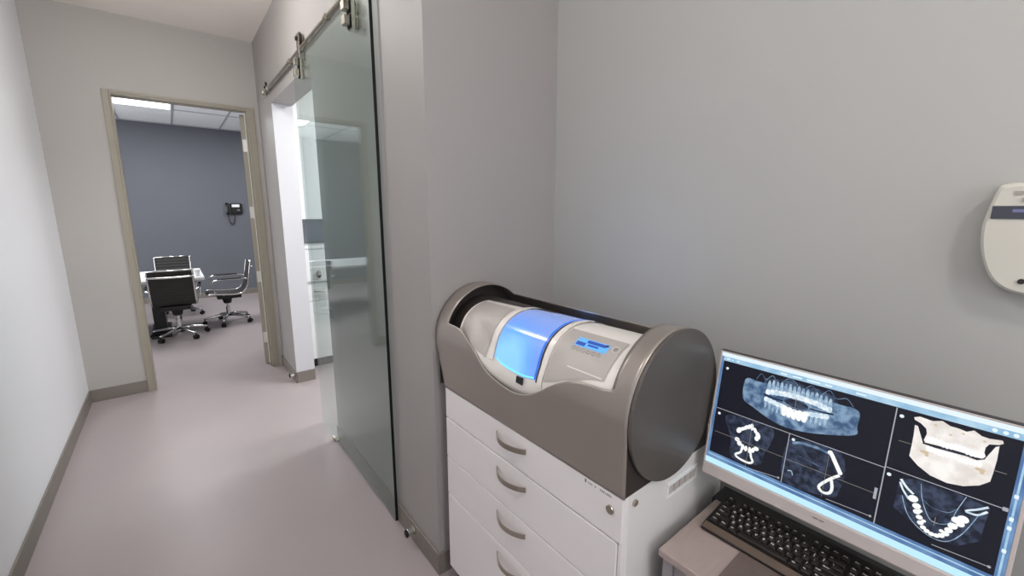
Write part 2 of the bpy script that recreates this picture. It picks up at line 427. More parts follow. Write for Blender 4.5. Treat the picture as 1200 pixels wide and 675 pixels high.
# ------------------------------------------------------------------ conference room: chairs, table, phone
def chair(loc, rz, label, src=None):
    """ribbed mesh office chair, faces +y in its own frame"""
    t = thing('office_chair', label, 'chair', loc, rz, 'ribbed office chairs round the conference table')
    if src:
        for ch in list(src.children):
            c = ch.copy(); COL.objects.link(c); c.parent = t
            for g in ch.children:
                d = g.copy(); COL.objects.link(d); d.parent = c
        return t
    prof = smooth_path([(0, .235, .435), (0, .20, .452), (0, .08, .440), (0, -.10, .428), (0, -.185, .455), (0, -.235, .54), (0, -.268, .68), (0, -.30, .865)], 6)
    # ribbed sling
    bm = bmesh.new(); L = 0; rows = []
    n = len(prof) * 3
    P = smooth_path([tuple(p) for p in prof], 3)
    for i, p in enumerate(P):
        if i: L += (P[i] - P[i - 1]).length
        q = P[min(i + 1, len(P) - 1)] - P[max(i - 1, 0)]; q.normalize()
        nr = Vector((0, -q.z, q.y)) if q.y < 0 else Vector((0, q.z, -q.y))
        w = .0045 * abs(math.sin(L / .045 * PI))
        rows.append([bm.verts.new(Vector((x, p.y, p.z)) + nr * (w - .004 * (1 - (x / .2) ** 2) * 2)) for x in (-.205, -.1, 0, .1, .205)])
    for a, b in zip(rows, rows[1:]):
        for k in range(4): bm.faces.new((a[k], a[k + 1], b[k + 1], b[k]))
    obj('seat_sling', bm, M['mesh'], t, solid=.008)
    for s in (-1, 1):
        pts = [(s * .212, p.y, p.z) for p in prof]
        obj('side_frame', TB(pts, .0105, 10), M['chrome'], t, smooth=True)
        arm = smooth_path([(s * .222, .13, .435), (s * .245, .150, .50), (s * .255, .165, .60), (s * .255, .13, .640), (s * .255, -.05, .648), (s * .25, -.22, .640), (s * .222, -.262, .62)], 5)
        a = obj('armrest', TB(arm, .0095, 10), M['chrome'], t, smooth=True)
        bm = bmesh.new(); box(bm, s * .255 - .017, s * .255 + .017, -.17, .11, .648, .662)
        obj('arm_pad', bm, M['black'], a, bevel=.005)
    obj('back_bar', TB(smooth_path([(-.212, -.298, .80), (-.19, -.325, .795), (0, -.335, .79), (.19, -.325, .795), (.212, -.298, .80)], 5), .0125, 10), M['chrome'], t, smooth=True)
    obj('top_bar', TB([(-.225, -.300, .867), (.225, -.300, .867)], .010, 10), M['chrome'], t, smooth=True)
    obj('seat_bar', TB([(-.212, .05, .428), (.212, .05, .428)], .012, 10), M['chrome'], t, smooth=True)
    bm = bmesh.new(); box(bm, -.15, .15, -.16, .12, .365, .418); cyl(bm, (0, 0, .33), .045, .1, 'z', 16, .07)
    obj('tilt_mechanism', bm, M['black'], t, bevel=.006)
    bm = bmesh.new(); cyl(bm, (0, 0, .27), .016, .2, 'z', 16); cyl(bm, (0, 0, .16), .027, .14, 'z', 16)
    obj('gas_column', bm, M['chrome'], t, smooth=False)
    for k in range(5):
        a = 2 * PI * k / 5 + .3
        c, s_ = math.cos(a), math.sin(a)
        bm = bmesh.new()
        tube(bm, [(0.02 * c, .02 * s_, .118), (.12 * c, .12 * s_, .112), (.27 * c, .27 * s_, .085), (.29 * c, .29 * s_, .075)], [.024, .02, .0145, .014], 10)
        lg = obj('base_arm', bm, M['chrome'], t, smooth=True)
        bm = bmesh.new()
        for q in (-1, 1):
            m_ = Matrix.Translation((.285 * c - q * .013 * s_, .285 * s_ + q * .013 * c, .028)) @ Matrix.Rotation(a, 4, 'Z')
            v = cyl(bm, (0, 0, 0), .028, .020, 'y', 18); xf(v, m_)
        v = cyl(bm, (.285 * c, .285 * s_, .062), .008, .035, 'z', 10)
        obj('caster', bm, M['rubber'], lg)
    return t
c1 = chair((-.045, 6.60, 0), math.radians(-4), 'black ribbed office chair with its back to the doorway, nearest the door')
chair((.515, 7.05, 0), math.radians(90), 'black ribbed office chair at the right end of the table, seen side on', c1)
chair((-.03, 7.95, 0), math.radians(180), 'ribbed office chair on the far side of the table, facing the doorway', c1)

tb = thing('conference_table', 'white conference table between the office chairs, seen through the doorway', 'table', (-.75, 7.05, 0))
bm = bmesh.new(); box(bm, -1.05, 1.02, -.52, .52, .70, .742)
obj('tabletop', bm, M['tabletop'], tb, bevel=.012)
for x in (-.55, .52):
    bm = bmesh.new(); box(bm, x - .06, x + .06, -.30, .30, .03, .70)
    obj('pedestal', bm, M['black'], tb, bevel=.01)
    obj('foot', BX(x - .10, x + .10, -.40, .40, 0, .03), M['black'], tb, bevel=.008)

ps = tag(obj('paper_stack', BX(-.16, -.01, 7.10, 7.32, .7425, .758), M['paper'], bevel=.001), 'small stack of white paper lying on the conference table', 'paper')
cup = thing('paper_cup', 'white paper cup at the right end of the conference table', 'cup', (.20, 6.66, .7425))
bm = bmesh.new(); cyl(bm, (0, 0, .04), .026, .08, 'z', 20, .035); obj('cup_wall', bm, M['paper'], cup, bevel=.002)
obj('cup_rim', TB([(.035 * math.cos(a * PI / 10), .035 * math.sin(a * PI / 10), .081) for a in range(20)], .002, 6, True), M['paper'], cup, smooth=True)

ph = thing('wall_phone', 'black wall phone with coiled cord hanging on the slate blue wall', 'telephone', (.95, 9.35, 1.59))
bm = bmesh.new(); prism(bm, [(-.06, 0, -.09), (.125, 0, -.09), (.125, 0, .10), (-.06, 0, .10)], (0, -.05, 0))
obj('phone_body', bm, M['black'], ph, bevel=.012)
obj('phone_display', BX(-.035, .085, -.058, -.048, .03, .08), M['paper'], ph, bevel=.003)
obj('keypad', BX(.045, .085, -.057, -.048, -.035, -.01), M['print'], ph, bevel=.003)
obj('handset', TB(smooth_path([(-.105, -.045, .085), (-.10, -.085, .06), (-.10, -.095, 0), (-.10, -.085, -.06), (-.105, -.045, -.085)], 4), [.030, .028, .024, .02, .018, .017, .016, .016, .016, .016, .017, .018, .02, .024, .026, .028, .030], 12), M['black'], ph, smooth=True)
cord = []
for i in range(161):
    t_ = i / 160; a = PI * t_
    x = -.10 + .05 * (1 - math.cos(a)) ; z = -.09 - .19 * math.sin(a)
    cord.append((x + .008 * math.cos(i * .9), -.03 + .008 * math.sin(i * .9), z))
obj('coiled_cord', TB(cord, .004, 6), M['black'], ph, smooth=True)

# ------------------------------------------------------------------ side room cabinets
bc = thing('base_cabinet', 'white base cabinet with one drawer in the side room behind the glass door', 'cabinet', (.97, 4.70, 0))
gl = bc.location
rel(obj('carcass', BX(.97, 1.87, 4.42, 4.70, .09, .885), M['white'], bc), gl)
rel(obj('toe_kick', BX(1.00, 1.84, 4.46, 4.70, 0, .09), M['black'], bc), gl)
for x in (.972, 1.424):
    dr = rel(obj('drawer', BX(x, x + .446, 4.40, 4.42, .69, .86), M['white'], bc, bevel=.002), gl)
    obj('drawer_pull', TB(smooth_path([(x + .07, 4.40, .79), (x + .075, 4.372, .785), (x + .22, 4.368, .775), (x + .37, 4.372, .785), (x + .375, 4.40, .79)], 5), .005, 8), M['steel'], dr, smooth=True)
    rel(obj('cabinet_door', BX(x, x + .446, 4.40, 4.42, .10, .683), M['white'], bc, bevel=.002), gl)
ct = thing('splash_counter', 'white counter ledge with tall front panel above the base cabinet', 'counter', (.95, 4.70, .90))
gl = ct.location
rel(obj('front_panel', BX(.952, 1.90, 4.385, 4.405, .905, 1.205), M['white'], ct, bevel=.002), gl)
rel(obj('ledge', BX(.952, 1.90, 4.375, 4.70, 1.205, 1.235), M['white'], ct, bevel=.003), gl)
rel(obj('counter_slab', BX(.952, 1.90, 4.38, 4.70, .886, .904), M['white'], ct), gl)
ds = thing('soap_dispenser', 'small grey soap dispenser fixed to the white counter panel', 'dispenser', (1.085, 4.385, .955))
bm = bmesh.new(); v = bmesh.ops.create_uvsphere(bm, u_segments=20, v_segments=14, radius=1)['verts']
for q in v: q.co = Vector((q.co.x * .024, q.co.y * .02 - .02, q.co.z * .04))
obj('dispenser_shell', bm, M['silver'], ds, smooth=True)
obj('spout', CY((0, -.035, -.02), .010, .02, 'z', 12), M['black'], ds)
bp = tag(obj('backsplash', BX(XR + .16, 1.95, YF - .02, YF - .013, 1.236, 1.49), M['backsplash']), 'grey backsplash panel between the counter ledge and the wall cabinet', 'backsplash')
uc = thing('wall_cabinet', 'tall white wall cabinet hanging above the grey backsplash', 'cabinet', (.96, 4.70, 1.49))
gl = uc.location
rel(obj('carcass', BX(.96, 1.90, 4.42, 4.70, 1.49, 2.75), M['white'], uc), gl)
for x in (.962, 1.432):
    rel(obj('cabinet_door', BX(x, x + .466, 4.40, 4.42, 1.485, 2.748), M['white'], uc, bevel=.002), gl)

# ------------------------------------------------------------------ white drawer cabinet
CX, CY0, CY1, CT = .775, .535, 1.383, .890
dc = thing('drawer_cabinet', 'white four-drawer cabinet under the gunmetal cylinder machine', 'cabinet', (CX, .96, 0))
gl = dc.location
def dcp(name, bm, m, **k):
    return rel(obj(name, bm, m, dc, **k), gl)
dcp('carcass', BX((CX + .022, 1.30, CY0, CY1, .075, CT)), M['cabside'], bevel=.004)
dcp('corner_post', BX(CX + .004, CX + .024, CY0 + .001, CY0 + .012, .075, CT - .002), M['cab'], bevel=.002)
zs = [(.764, .886, CY0 + .0015), (.594, .759, CY0 + .014), (.428, .589, CY0 + .014), (.080, .423, CY0 + .014)]
for i, (z0, z1, y0) in enumerate(zs):
    dr = dcp('drawer', BX(CX, CX + .0205, y0, CY1 - .001, z0, z1), M['cab'], bevel=.0022)
    hz = (.842, .712, .546, .382)[i]
    # bowed flat pull, flat ends against the front
    bm = bmesh.new(); rows = []
    for k in range(25):
        t_ = k / 24; y = 1.043 - .150 * t_; d = .030 * math.sin(PI * t_) ** .75
        x = CX - .002 - d; h = .0085
        rows.append([bm.verts.new((x, y, hz - h)), bm.verts.new((x, y, hz + h)), bm.verts.new((x + .004, y, hz + h)), bm.verts.new((x + .004, y, hz - h))])
    for a, b in zip(rows, rows[1:]):
        for k in range(4): bm.faces.new((a[k], b[k], b[(k + 1) % 4], a[(k + 1) % 4]))
    bm.faces.new(rows[0]); bm.faces.new(list(reversed(rows[-1])))
    bmesh.ops.recalc_face_normals(bm, faces=bm.faces)
    obj('drawer_pull', bm, M['steel'], dr, smooth=False)
    if i == 0:
        lk = obj('lock', CY((CX - .002, .572, .842), .0115, .006, 'x', 24), M['steel'], dr, bevel=.001)
        # tiny grey printed mark: illegible strokes in two groups
        bm = bmesh.new()
        rr = random.Random(3)
        box(bm, CX - .0006, CX + .0002, .652, .657, .872, .8815)
        y = .645
        while y > .572:
            if not (.612 < y < .620):
                w = rr.uniform(.0016, .0034)
                box(bm, CX - .0006, CX + .0002, y - w, y, .8735, .8735 + rr.uniform(.004, .006)) if rr.random() < .9 else None
            y -= .0055
        obj('printed_mark', bm, M['print'], dr)
for (a, b) in ((.60, 1.31), (1.32, 1.31)):
    pass
for y in (CY0 + .05, CY1 - .04):
    for x in (CX + .045, 1.26):
        dcp('foot', BX(x - .022, x + .022, y - .022, y + .022, 0, .075), M['rubber'], bevel=.004)
# side vent and side lock
vt = dcp('vent_frame', BX((.966, 1.123, CY0 - .004, CY0, .838, .846), (.966, 1.123, CY0 - .004, CY0, .804, .811), (.966, .973, CY0 - .004, CY0, .811, .838), (1.116, 1.123, CY0 - .004, CY0, .811, .838)), M['white'])
bm = bmesh.new(); box(bm, .973, 1.116, CY0 - .0008, CY0 - .0002, .811, .838)
obj('vent_recess', bm, M['clocktrim'], vt)
bm = bmesh.new()
for k in range(5): box(bm, .973 + .0286 * k + .002, .973 + .0286 * k + .024, CY0 - .003, CY0 - .001, .814, .835)
obj('vent_slats', bm, M['bezel'], vt)
dcp('side_lock', CY((.820, CY0 - .003, .862), .0085, .006, 'y', 20), M['steel'], bevel=.001)

# ------------------------------------------------------------------ gunmetal cylinder machine
AX, AZ, AR = .968, 1.080, .198
mc = thing('cylinder_machine', 'gunmetal cylindrical dental machine with glowing blue window on the drawer cabinet', 'dental machine', (AX, .96, CT))
gl = mc.location
def mcp(name, bm, m, parent=None, **k):
    if parent is None: return rel(obj(name, bm, m, mc, **k), gl)
    return obj(name, bm, m, parent, **k)
TB_ = -55.0
def prof(t):
    """outer sheet profile: front skirt (t<0, straight), then round over the top, then down the back"""
    if t < 0:
        k = t / TB_
        return (AX - AR + .005 * k, AZ - (AZ - CT) * k)
    if t <= 180:
        a = math.radians(t); return (AX - AR * math.cos(a), AZ + AR * math.sin(a))
    k = (t - 180) / 55.0
    return (AX + AR, AZ - (AZ - CT) * k)
cutF = [(.589, 20.5), (.615, 18.8), (.66, 17.9), (.693, 16.6), (.735, 12.9), (.787, 4.4), (.834, -5.2), (.882, -13.1), (.94, -17.5), (1.003, -17.3), (1.08, -12.5), (1.126, -5.5), (1.147, .5), (1.207, 11.), (1.245, 16.5), (1.278, 19.7), (1.362, 20.8)]
cutB = 133.0
Y0, Y1, YA, YZ = .532, 1.436, .589, 1.360
bm = bmesh.new()
def column_mesh(ys, lo, hi, n):
    prev = None
    for y in ys:
        a, b = lo(y), hi(y)
        col = []
        for k in range(n + 1):
            t_ = a + (b - a) * k / n
            x, z = prof(t_); yy = y
            if t_ < -8:      # the skirt is cut back towards the cabinet's left side
                lim = Y1 - (Y1 - CY1) * min(1, ((-8 - t_) / (-8 - TB_)) ** .8)
                if y > 1.30: yy = 1.30 + (y - 1.30) * (lim - 1.30) / (Y1 - 1.30)
            col.append(bm.verts.new((x, yy, z)))
        if prev:
            for k in range(n): bm.faces.new((prev[k], prev[k + 1], col[k + 1], col[k]))
        prev = col
lin = lambda a, b, n: [a + (b - a) * i / n for i in range(n + 1)]
for ya, yb, e in ((Y0, YA, cutF[0][1]), (YZ, Y1, cutF[-1][1])):
    column_mesh(lin(ya, yb, 5), lambda y: TB_, lambda y: e, 34)
    column_mesh(lin(ya, yb, 5), lambda y: e, lambda y: cutB, 50)
    column_mesh(lin(ya, yb, 5), lambda y: cutB, lambda y: 235, 44)
column_mesh(lin(YA, YZ, 90), lambda y: TB_, lambda y: smooth_table(cutF, y), 34)
column_mesh(lin(YA, YZ, 24), lambda y: cutB, lambda y: 235, 44)
bmesh.ops.remove_doubles(bm, verts=bm.verts, dist=.0004)
bmesh.ops.recalc_face_normals(bm, faces=bm.faces)
sh = mcp('shroud', bm, M['shroud'], smooth=True, solid=.004)
# bright cut edge of the sheet
rim = [prof(smooth_table(cutF, y)) + (y,) for y in lin(YZ, YA, 90)]
bm = bmesh.new(); tube(bm, [(x - .0015, y, z) for x, z, y in rim], .0013, 6)
mcp('cut_edge', bm, M['silver'], sh, smooth=True)
# end plates (left one hidden by the wall side, right one behind the disc)
def end_plate(y, name, r=AR - .004):
    pts = [(AX - r, y, CT + .001)] + [(AX - r * math.cos(math.radians(a)), y, AZ + r * math.sin(math.radians(a))) for a in range(0, 181, 6)] + [(AX + r, y, CT + .001)]
    return mcp(name, PR(pts, (0, .004, 0)), M['darkmetal'])
end_plate(Y0 + .0015, 'end_plate'); end_plate(Y1 - .02, 'end_plate')
obj_ = mcp('smoked_disc', CY((AX, .5255, AZ), AR + .0022, .009, 'y', 96), M['cap'], bevel=.001)
for a in (60, 140, 220, 320):
    mcp('disc_spacer', CY((AX + .17 * math.cos(math.radians(a)), .5315, AZ + .17 * math.sin(math.radians(a))), .008, .003, 'y', 14), M['steel'], obj_)

# inner shell
BY0, BY1 = .575, 1.312
def br(y, t):
    r = .172 + .010 * max(0, min(1, (1.30 - y) / .65))
    q = max(0.0, min(1.0, (t - 32) / 68.0)); r -= .0285 * q * q * (3 - 2 * q)
    e = smooth_table(cutF, max(.589, min(1.362, y)))
    if t < e + 26:            # the shell swells out to meet the cut edge of the sheet
        k = min(1.0, (e + 26 - t) / 26.0); k = k * k * (3 - 2 * k)
        r += (.1935 - r) * k * (1.0 if y < 1.20 else max(0, 1 - (y - 1.2) / .09))
    return r
def shell_pt(y, t, lift=0.0):
    r = br(y, t) + lift; a = math.radians(t)
    return (AX - r * math.cos(a), y, AZ + r * math.sin(a))
def patch(ys, t0, t1, n, lift=0.0):
    b = bmesh.new(); prev = None
    for y in ys:
        a = t0(y) if callable(t0) else t0; c = t1(y) if callable(t1) else t1
        col = [b.verts.new(shell_pt(y, a + (c - a) * k / n, lift)) for k in range(n + 1)]
        if prev:
            for k in range(n): b.faces.new((prev[k], prev[k + 1], col[k + 1], col[k]))
        prev = col
    bmesh.ops.recalc_face_normals(b, faces=b.faces)
    return b
body = patch(lin(BY0, BY1, 110), -42, 205, 120)
# round the left end inwards
b = body
ring0 = [v for v in b.verts if abs(v.co.y - BY1) < 1e-6]
ring0.sort(key=lambda v: math.atan2(v.co.z - AZ, v.co.x - AX) % (2 * PI))
ring0 = [min(b.verts, key=lambda v: (v.co - Vector(shell_pt(BY1, -42 + 247 * k / 120))).length) for k in range(121)]
prev = ring0
for j in range(1, 7):
    f = j / 6
    new = []
    for v in ring0:
        d = Vector((v.co.x - AX, 0, v.co.z - AZ)); L = d.length
        s_ = (L - .02 * (1 - math.cos(f * PI / 2)) - (.10 if j == 6 else 0)) / L
        new.append(b.verts.new((AX + d.x * s_, BY1 + .010 * math.sin(f * PI / 2), AZ + d.z * s_)))
    for k in range(120): b.faces.new((prev[k], prev[k + 1], new[k + 1], new[k]))
    prev = new
bmesh.ops.recalc_face_normals(b, faces=b.faces)
shell = mcp('inner_shell', b, M['body'], smooth=True)
# left silver cover: its lower edge runs diagonally down to the window
mcp('left_cover', patch(lin(1.112, 1.300, 24), lambda y: 1.5 + 17.5 * ((y - 1.112) / .188), 70, 40, .0022), M['silver'], smooth=True)
# display side cover
pc = mcp('control_panel', patch(lin(.622, .822, 24), lambda y: smooth_table([(.622, 23.5), (.66, 21.5), (.70, 17.5), (.74, 14), (.78, 8.5), (.822, 4.5)], y), 63, 40, .0022), M['silver'], smooth=True)
mcp('panel_seam', patch(lin(.630, .752, 16), 24.0, 24.9, 2, .0032), M['body'], pc, smooth=True)
# blue window
def window_mat():
    m = bpy.data.materials.new('lit_blue_window'); m.use_nodes = True
    nt = m.node_tree; p = nt.nodes['Principled BSDF']
    p.inputs['Base Color'].default_value = srgb(70, 110, 190); p.inputs['Roughness'].default_value = .12
    p.inputs['Coat Weight'].default_value = .5; p.inputs['Coat Roughness'].default_value = .05
    g = nt.nodes.new('ShaderNodeNewGeometry')
    def dist(c, r):
        d = nt.nodes.new('ShaderNodeVectorMath'); d.operation = 'DISTANCE'; d.inputs[1].default_value = c
        nt.links.new(g.outputs['Position'], d.inputs[0])
        mr = nt.nodes.new('ShaderNodeMapRange'); mr.interpolation_type = 'SMOOTHERSTEP'
        mr.inputs['From Min'].default_value = 0; mr.inputs['From Max'].default_value = r
        mr.inputs['To Min'].default_value = 1; mr.inputs['To Max'].default_value = 0
        nt.links.new(d.outputs['Value'], mr.inputs['Value']); return mr.outputs['Result']
    n = nt.nodes.new('ShaderNodeTexNoise'); n.inputs['Scale'].default_value = 14
    nt.links.new(g.outputs['Position'], n.inputs['Vector'])
    a = dist((.800, 1.005, 1.095), .20)
    add = nt.nodes.new('ShaderNodeMath'); add.operation = 'MULTIPLY_ADD'; add.inputs[1].default_value = .22; 
    nt.links.new(n.outputs['Fac'], add.inputs[0]); nt.links.new(a, add.inputs[2])
    r = nt.nodes.new('ShaderNodeValToRGB'); cr = r.color_ramp
    cr.elements[0].position = 0.0; cr.elements[0].color = srgb(150, 162, 206)
    cr.elements[1].position = 1.0; cr.elements[1].color = srgb(150, 222, 255)
    e = cr.elements.new(.30); e.color = srgb(120, 156, 222)
    e = cr.elements.new(.62); e.color = srgb(108, 178, 246)
    nt.links.new(add.outputs[0], r.inputs['Fac']); nt.links.new(r.outputs['Color'], p.inputs['Emission Color'])
    p.inputs['Emission Strength'].default_value = .72
    return m
M['window'] = window_mat()
M['ledbar'] = emis('blue_led_bar', (120, 215, 255), 1.3)
M['ledglow'] = emis('deep_blue_led_edge', (50, 120, 235), .9)
wn = mcp('blue_window', patch(lin(.862, 1.074, 30), lambda y: smooth_table([(.862, 1.5), (.92, -1.5), (.97, -1.5), (1.03, .5), (1.074, 5.5)], y), 128, 60, .0016), M['window'], smooth=True)
wlo = lambda y: smooth_table([(.862, 1.5), (.92, -1.5), (.97, -1.5), (1.03, .5), (1.074, 5.5)], y)
mcp('led_strip', patch(lin(.868, 1.060, 24), lambda y: wlo(y) + .8, lambda y: wlo(y) + 2.4, 2, .0026), M['ledbar'], wn, smooth=True)
mcp('window_edge', patch(lin(.860, .868, 2), 2, 120, 50, .0030), M['ledglow'], wn, smooth=True)
mcp('window_gasket', patch(lin(.851, .8595, 2), 0, 125, 50, .0020), M['darkmetal'], wn, smooth=True)
mcp('window_rim', patch(lin(1.076, 1.104, 4), 2, 130, 50, .0040), M['body'], shell, smooth=True)
mcp('window_rim', patch(lin(.828, .850, 4), -1, 125, 50, .0040), M['body'], shell, smooth=True)
mcp('window_tab', patch(lin(.914, .944, 6), -8.0, lambda y: wlo(y) - .3, 4, .006), M['black'], wn, smooth=False, solid=.004)
# display with lines, round button and a row of small keys
M['lcdblue'] = emis('blue_display', (58, 88, 178), 1.0)
M['lcdlight'] = emis('light_blue_display', (105, 178, 250), 1.1)
dp = mcp('display', patch(lin(.660, .768, 8), 44.2, 53.6, 6, .0036), M['lcdlight'], smooth=True)
mcp('display_text', patch(lin(.668, .732, 6), 49.2, 52.6, 3, .0046), M['lcdblue'], dp)
mcp('display_text', patch(lin(.688, .724, 6), 46.4, 48.4, 3, .0046), M['lcdblue'], dp)
mcp('display_text', patch(lin(.732, .764, 6), 45.0, 48.8, 3, .0046), M['lcdblue'], dp)
mcp('display_text', patch(lin(.663, .672, 3), 50.6, 53.0, 3, .0046), M['darkmetal'], dp)
def shell_ring(y, t, r, rr):
    b_ = bmesh.new(); pts = []
    for k in range(20):
        a = 2 * PI * k / 20
        pts.append(shell_pt(y + r * math.cos(a), t + math.degrees(r * math.sin(a) / .185), .003))
    tube(b_, pts, rr, 6, True); return b_
mcp('power_button', shell_ring(.640, 51.5, .010, .0009), M['body'], pc, smooth=True)
mcp('power_button', shell_ring(.640, 51.5, .004, .0009), M['print'], pc, smooth=True)
for k in range(6):
    mcp('control_key', shell_ring(.764 - .018 * k, 41.2, .0055, .0007), M['clocktrim'], pc, smooth=True)
# dark liner seen between the hood and the shell
bm = bmesh.new()
prev = None
for y in (BY0, Y1 - .03):
    col = [bm.verts.new((AX - .15 * math.cos(math.radians(a)), y, AZ + .15 * math.sin(math.radians(a)))) for a in range(-40, 221, 5)]
    if prev:
        for k in range(len(col) - 1): bm.faces.new((prev[k], prev[k + 1], col[k + 1], col[k]))
    prev = col
mcp('drum_core', bm, M['darkmetal'], smooth=True)
# blue glow thrown on the wall behind
l = bpy.data.lights.new('window_glow', 'AREA'); l.shape = 'RECTANGLE'; l.size = .20; l.size_y = .03; l.energy = .28; l.color = (.25, .45, 1.0)
lo = bpy.data.objects.new('window_glow', l); COL.objects.link(lo); lo.parent = mc
lo.location = Vector((AX + .03, .97, AZ + .205)) - gl
lo.rotation_euler = (0, math.radians(-140), PI / 2 * 0)

# ------------------------------------------------------------------ desk
DX0, DX1, DY1, DZ = .885, 1.275, .500, .720
dk = thing('desk', 'taupe laminate desk beside the white cabinet, carrying the keyboard', 'desk', (DX0, -.2, 0))
gl = dk.location
rel(obj('desktop', BX(DX0, 1.190, -1.30, DY1, DZ - .022, DZ), M['desk'], dk, bevel=.004), gl)
rel(obj('rear_strip', BX(1.1905, DX1, -1.30, DY1 + .012, DZ - .022, DZ - .001), M['darkbezel'], dk, bevel=.003), gl)
rel(obj('end_panel', BX(DX0 + .012, DX1 - .02, DY1 - .035, DY1 - .008, 0, DZ - .022), M['deskside'], dk, bevel=.002), gl)
rel(obj('end_panel', BX(DX0 + .012, DX1 - .02, -1.29, -1.262, 0, DZ - .022), M['deskside'], dk, bevel=.002), gl)
rel(obj('front_panel', BX(DX0 + .02, DX0 + .036, -.05, DY1 - .035, 0, DZ - .022), M['deskside'], dk, bevel=.002), gl)
tag(obj('desk_mat', BX(.90, 1.188, -.45, .363, DZ + .0002, DZ + .003), M['mat'], bevel=.001), 'dark brown desk mat lying in front of the keyboard', 'desk mat')

# ------------------------------------------------------------------ keyboard
KX0, KX1, KY0, KY1, KZ = 1.035, 1.203, .012, .466, DZ + .0033
kb = thing('keyboard', 'black computer keyboard on the desk under the monitor', 'keyboard', (KX0, (KY0 + KY1) / 2, KZ))
gl = kb.location
def ktop(x): return KZ + .013 + (x - KX0) / (KX1 - KX0) * .019
pts = [(KX0, KY0, KZ), (KX1, KY0, KZ + .012), (KX1, KY0, ktop(KX1)), (KX0 + .020, KY0, ktop(KX0 + .020)), (KX0, KY0, KZ + .007)]
rel(obj('keyboard_case', PR(pts, (0, KY1 - KY0, 0)), M['kb'], kb, bevel=.002), gl)
rel(obj('front_rim', PR([(KX0 + .001, KY0 + .003, KZ + .0076), (KX0 + .019, KY0 + .003, ktop(KX0 + .019) + .0003), (KX0 + .019, KY0 + .003, ktop(KX0 + .019) + .0012), (KX0 + .001, KY0 + .003, KZ + .0085)], (0, KY1 - KY0 - .006, 0)), M['kbrim'], kb), gl)
for y in (KY1 - .012, KY0 + .012):
    rel(obj('flip_foot', BX(KX1 - .016, KX1 - .008, y - .012, y + .012, KZ + .0002, KZ + .016), M['kb'], kb), gl)
rows = []
U = .0190
def krow(x, ws, labels, y=KY1 - .008):
    for w, s in zip(ws, labels):
        if s is not None: rows.append((x, y, w, s))
        y -= w * U
x0 = KX0 + .026
krow(x0 + 5 * U + .005, [1, 1, 1, 1, 1, 1, .5, 1, 1, 1, 1, .5, 1, 1, 1, 1][:1] + [1] + [1] * 4 + [.5] + [1] * 4 + [.5] + [1] * 4, ['Esc', None, 'F1', 'F2', 'F3', 'F4', None, 'F5', 'F6', 'F7', 'F8', None, 'F9', 'F10', 'F11', 'F12'])
krow(x0 + 4 * U, [1] * 13 + [2], list('`1234567890-=') + ['<-'])
krow(x0 + 3 * U, [1.5] + [1] * 12 + [1.5], ['Tab'] + list('QWERTYUIOP[]') + ['\\'])
krow(x0 + 2 * U, [1.75] + [1] * 11 + [2.25], ['Caps'] + list("ASDFGHJKL;'") + ['Enter'])
krow(x0 + U, [2.25] + [1] * 10 + [2.75], ['Shift'] + list('ZXCVBNM,./') + ['Shift'])
krow(x0, [1.25, 1.25, 1.25, 6.25, 1.25, 1.25, 1.25, 1.25], ['Ctrl', 'Win', 'Alt', '', 'Alt', 'Fn', 'Menu', 'Ctrl'])
yn = KY1 - .008 - 15.2 * U
krow(x0 + 5 * U + .005, [1] * 3, ['Prt', 'Scr', 'Brk'], yn)
krow(x0 + 4 * U, [1] * 3, ['Ins', 'Home', 'PgUp'], yn)
krow(x0 + 3 * U, [1] * 3, ['Del', 'End', 'PgDn'], yn)
krow(x0 + U, [1, 1, 1], [None, '^', None], yn)
krow(x0, [1] * 3, ['<', 'v', '>'], yn)
yp = yn - 3.2 * U
krow(x0 + 4 * U, [1] * 4, ['Num', '/', '*', '-'], yp)
krow(x0 + 3 * U, [1] * 3, ['7', '8', '9'], yp)
krow(x0 + 2 * U, [1] * 3, ['4', '5', '6'], yp)
krow(x0 + U, [1] * 3, ['1', '2', '3'], yp)
krow(x0, [2, 1], ['0', '.'], yp)
tilt = math.atan2(.019, KX1 - KX0)
meshes = {}
def text_mesh(s):
    if s in meshes: return meshes[s]
    cu = bpy.data.curves.new('t', 'FONT'); cu.body = s; cu.size = 1; cu.align_x = 'LEFT'; cu.align_y = 'CENTER'; cu.resolution_u = 1; cu.offset = .028
    o = bpy.data.objects.new('t', cu); COL.objects.link(o)
    dg = bpy.context.evaluated_depsgraph_get(); me = bpy.data.meshes.new_from_object(o.evaluated_get(dg))
    bpy.data.objects.remove(o); bpy.data.curves.remove(cu)
    me.materials.clear(); me.materials.append(M['legend']); meshes[s] = me; return me
bpy.context.view_layer.update()
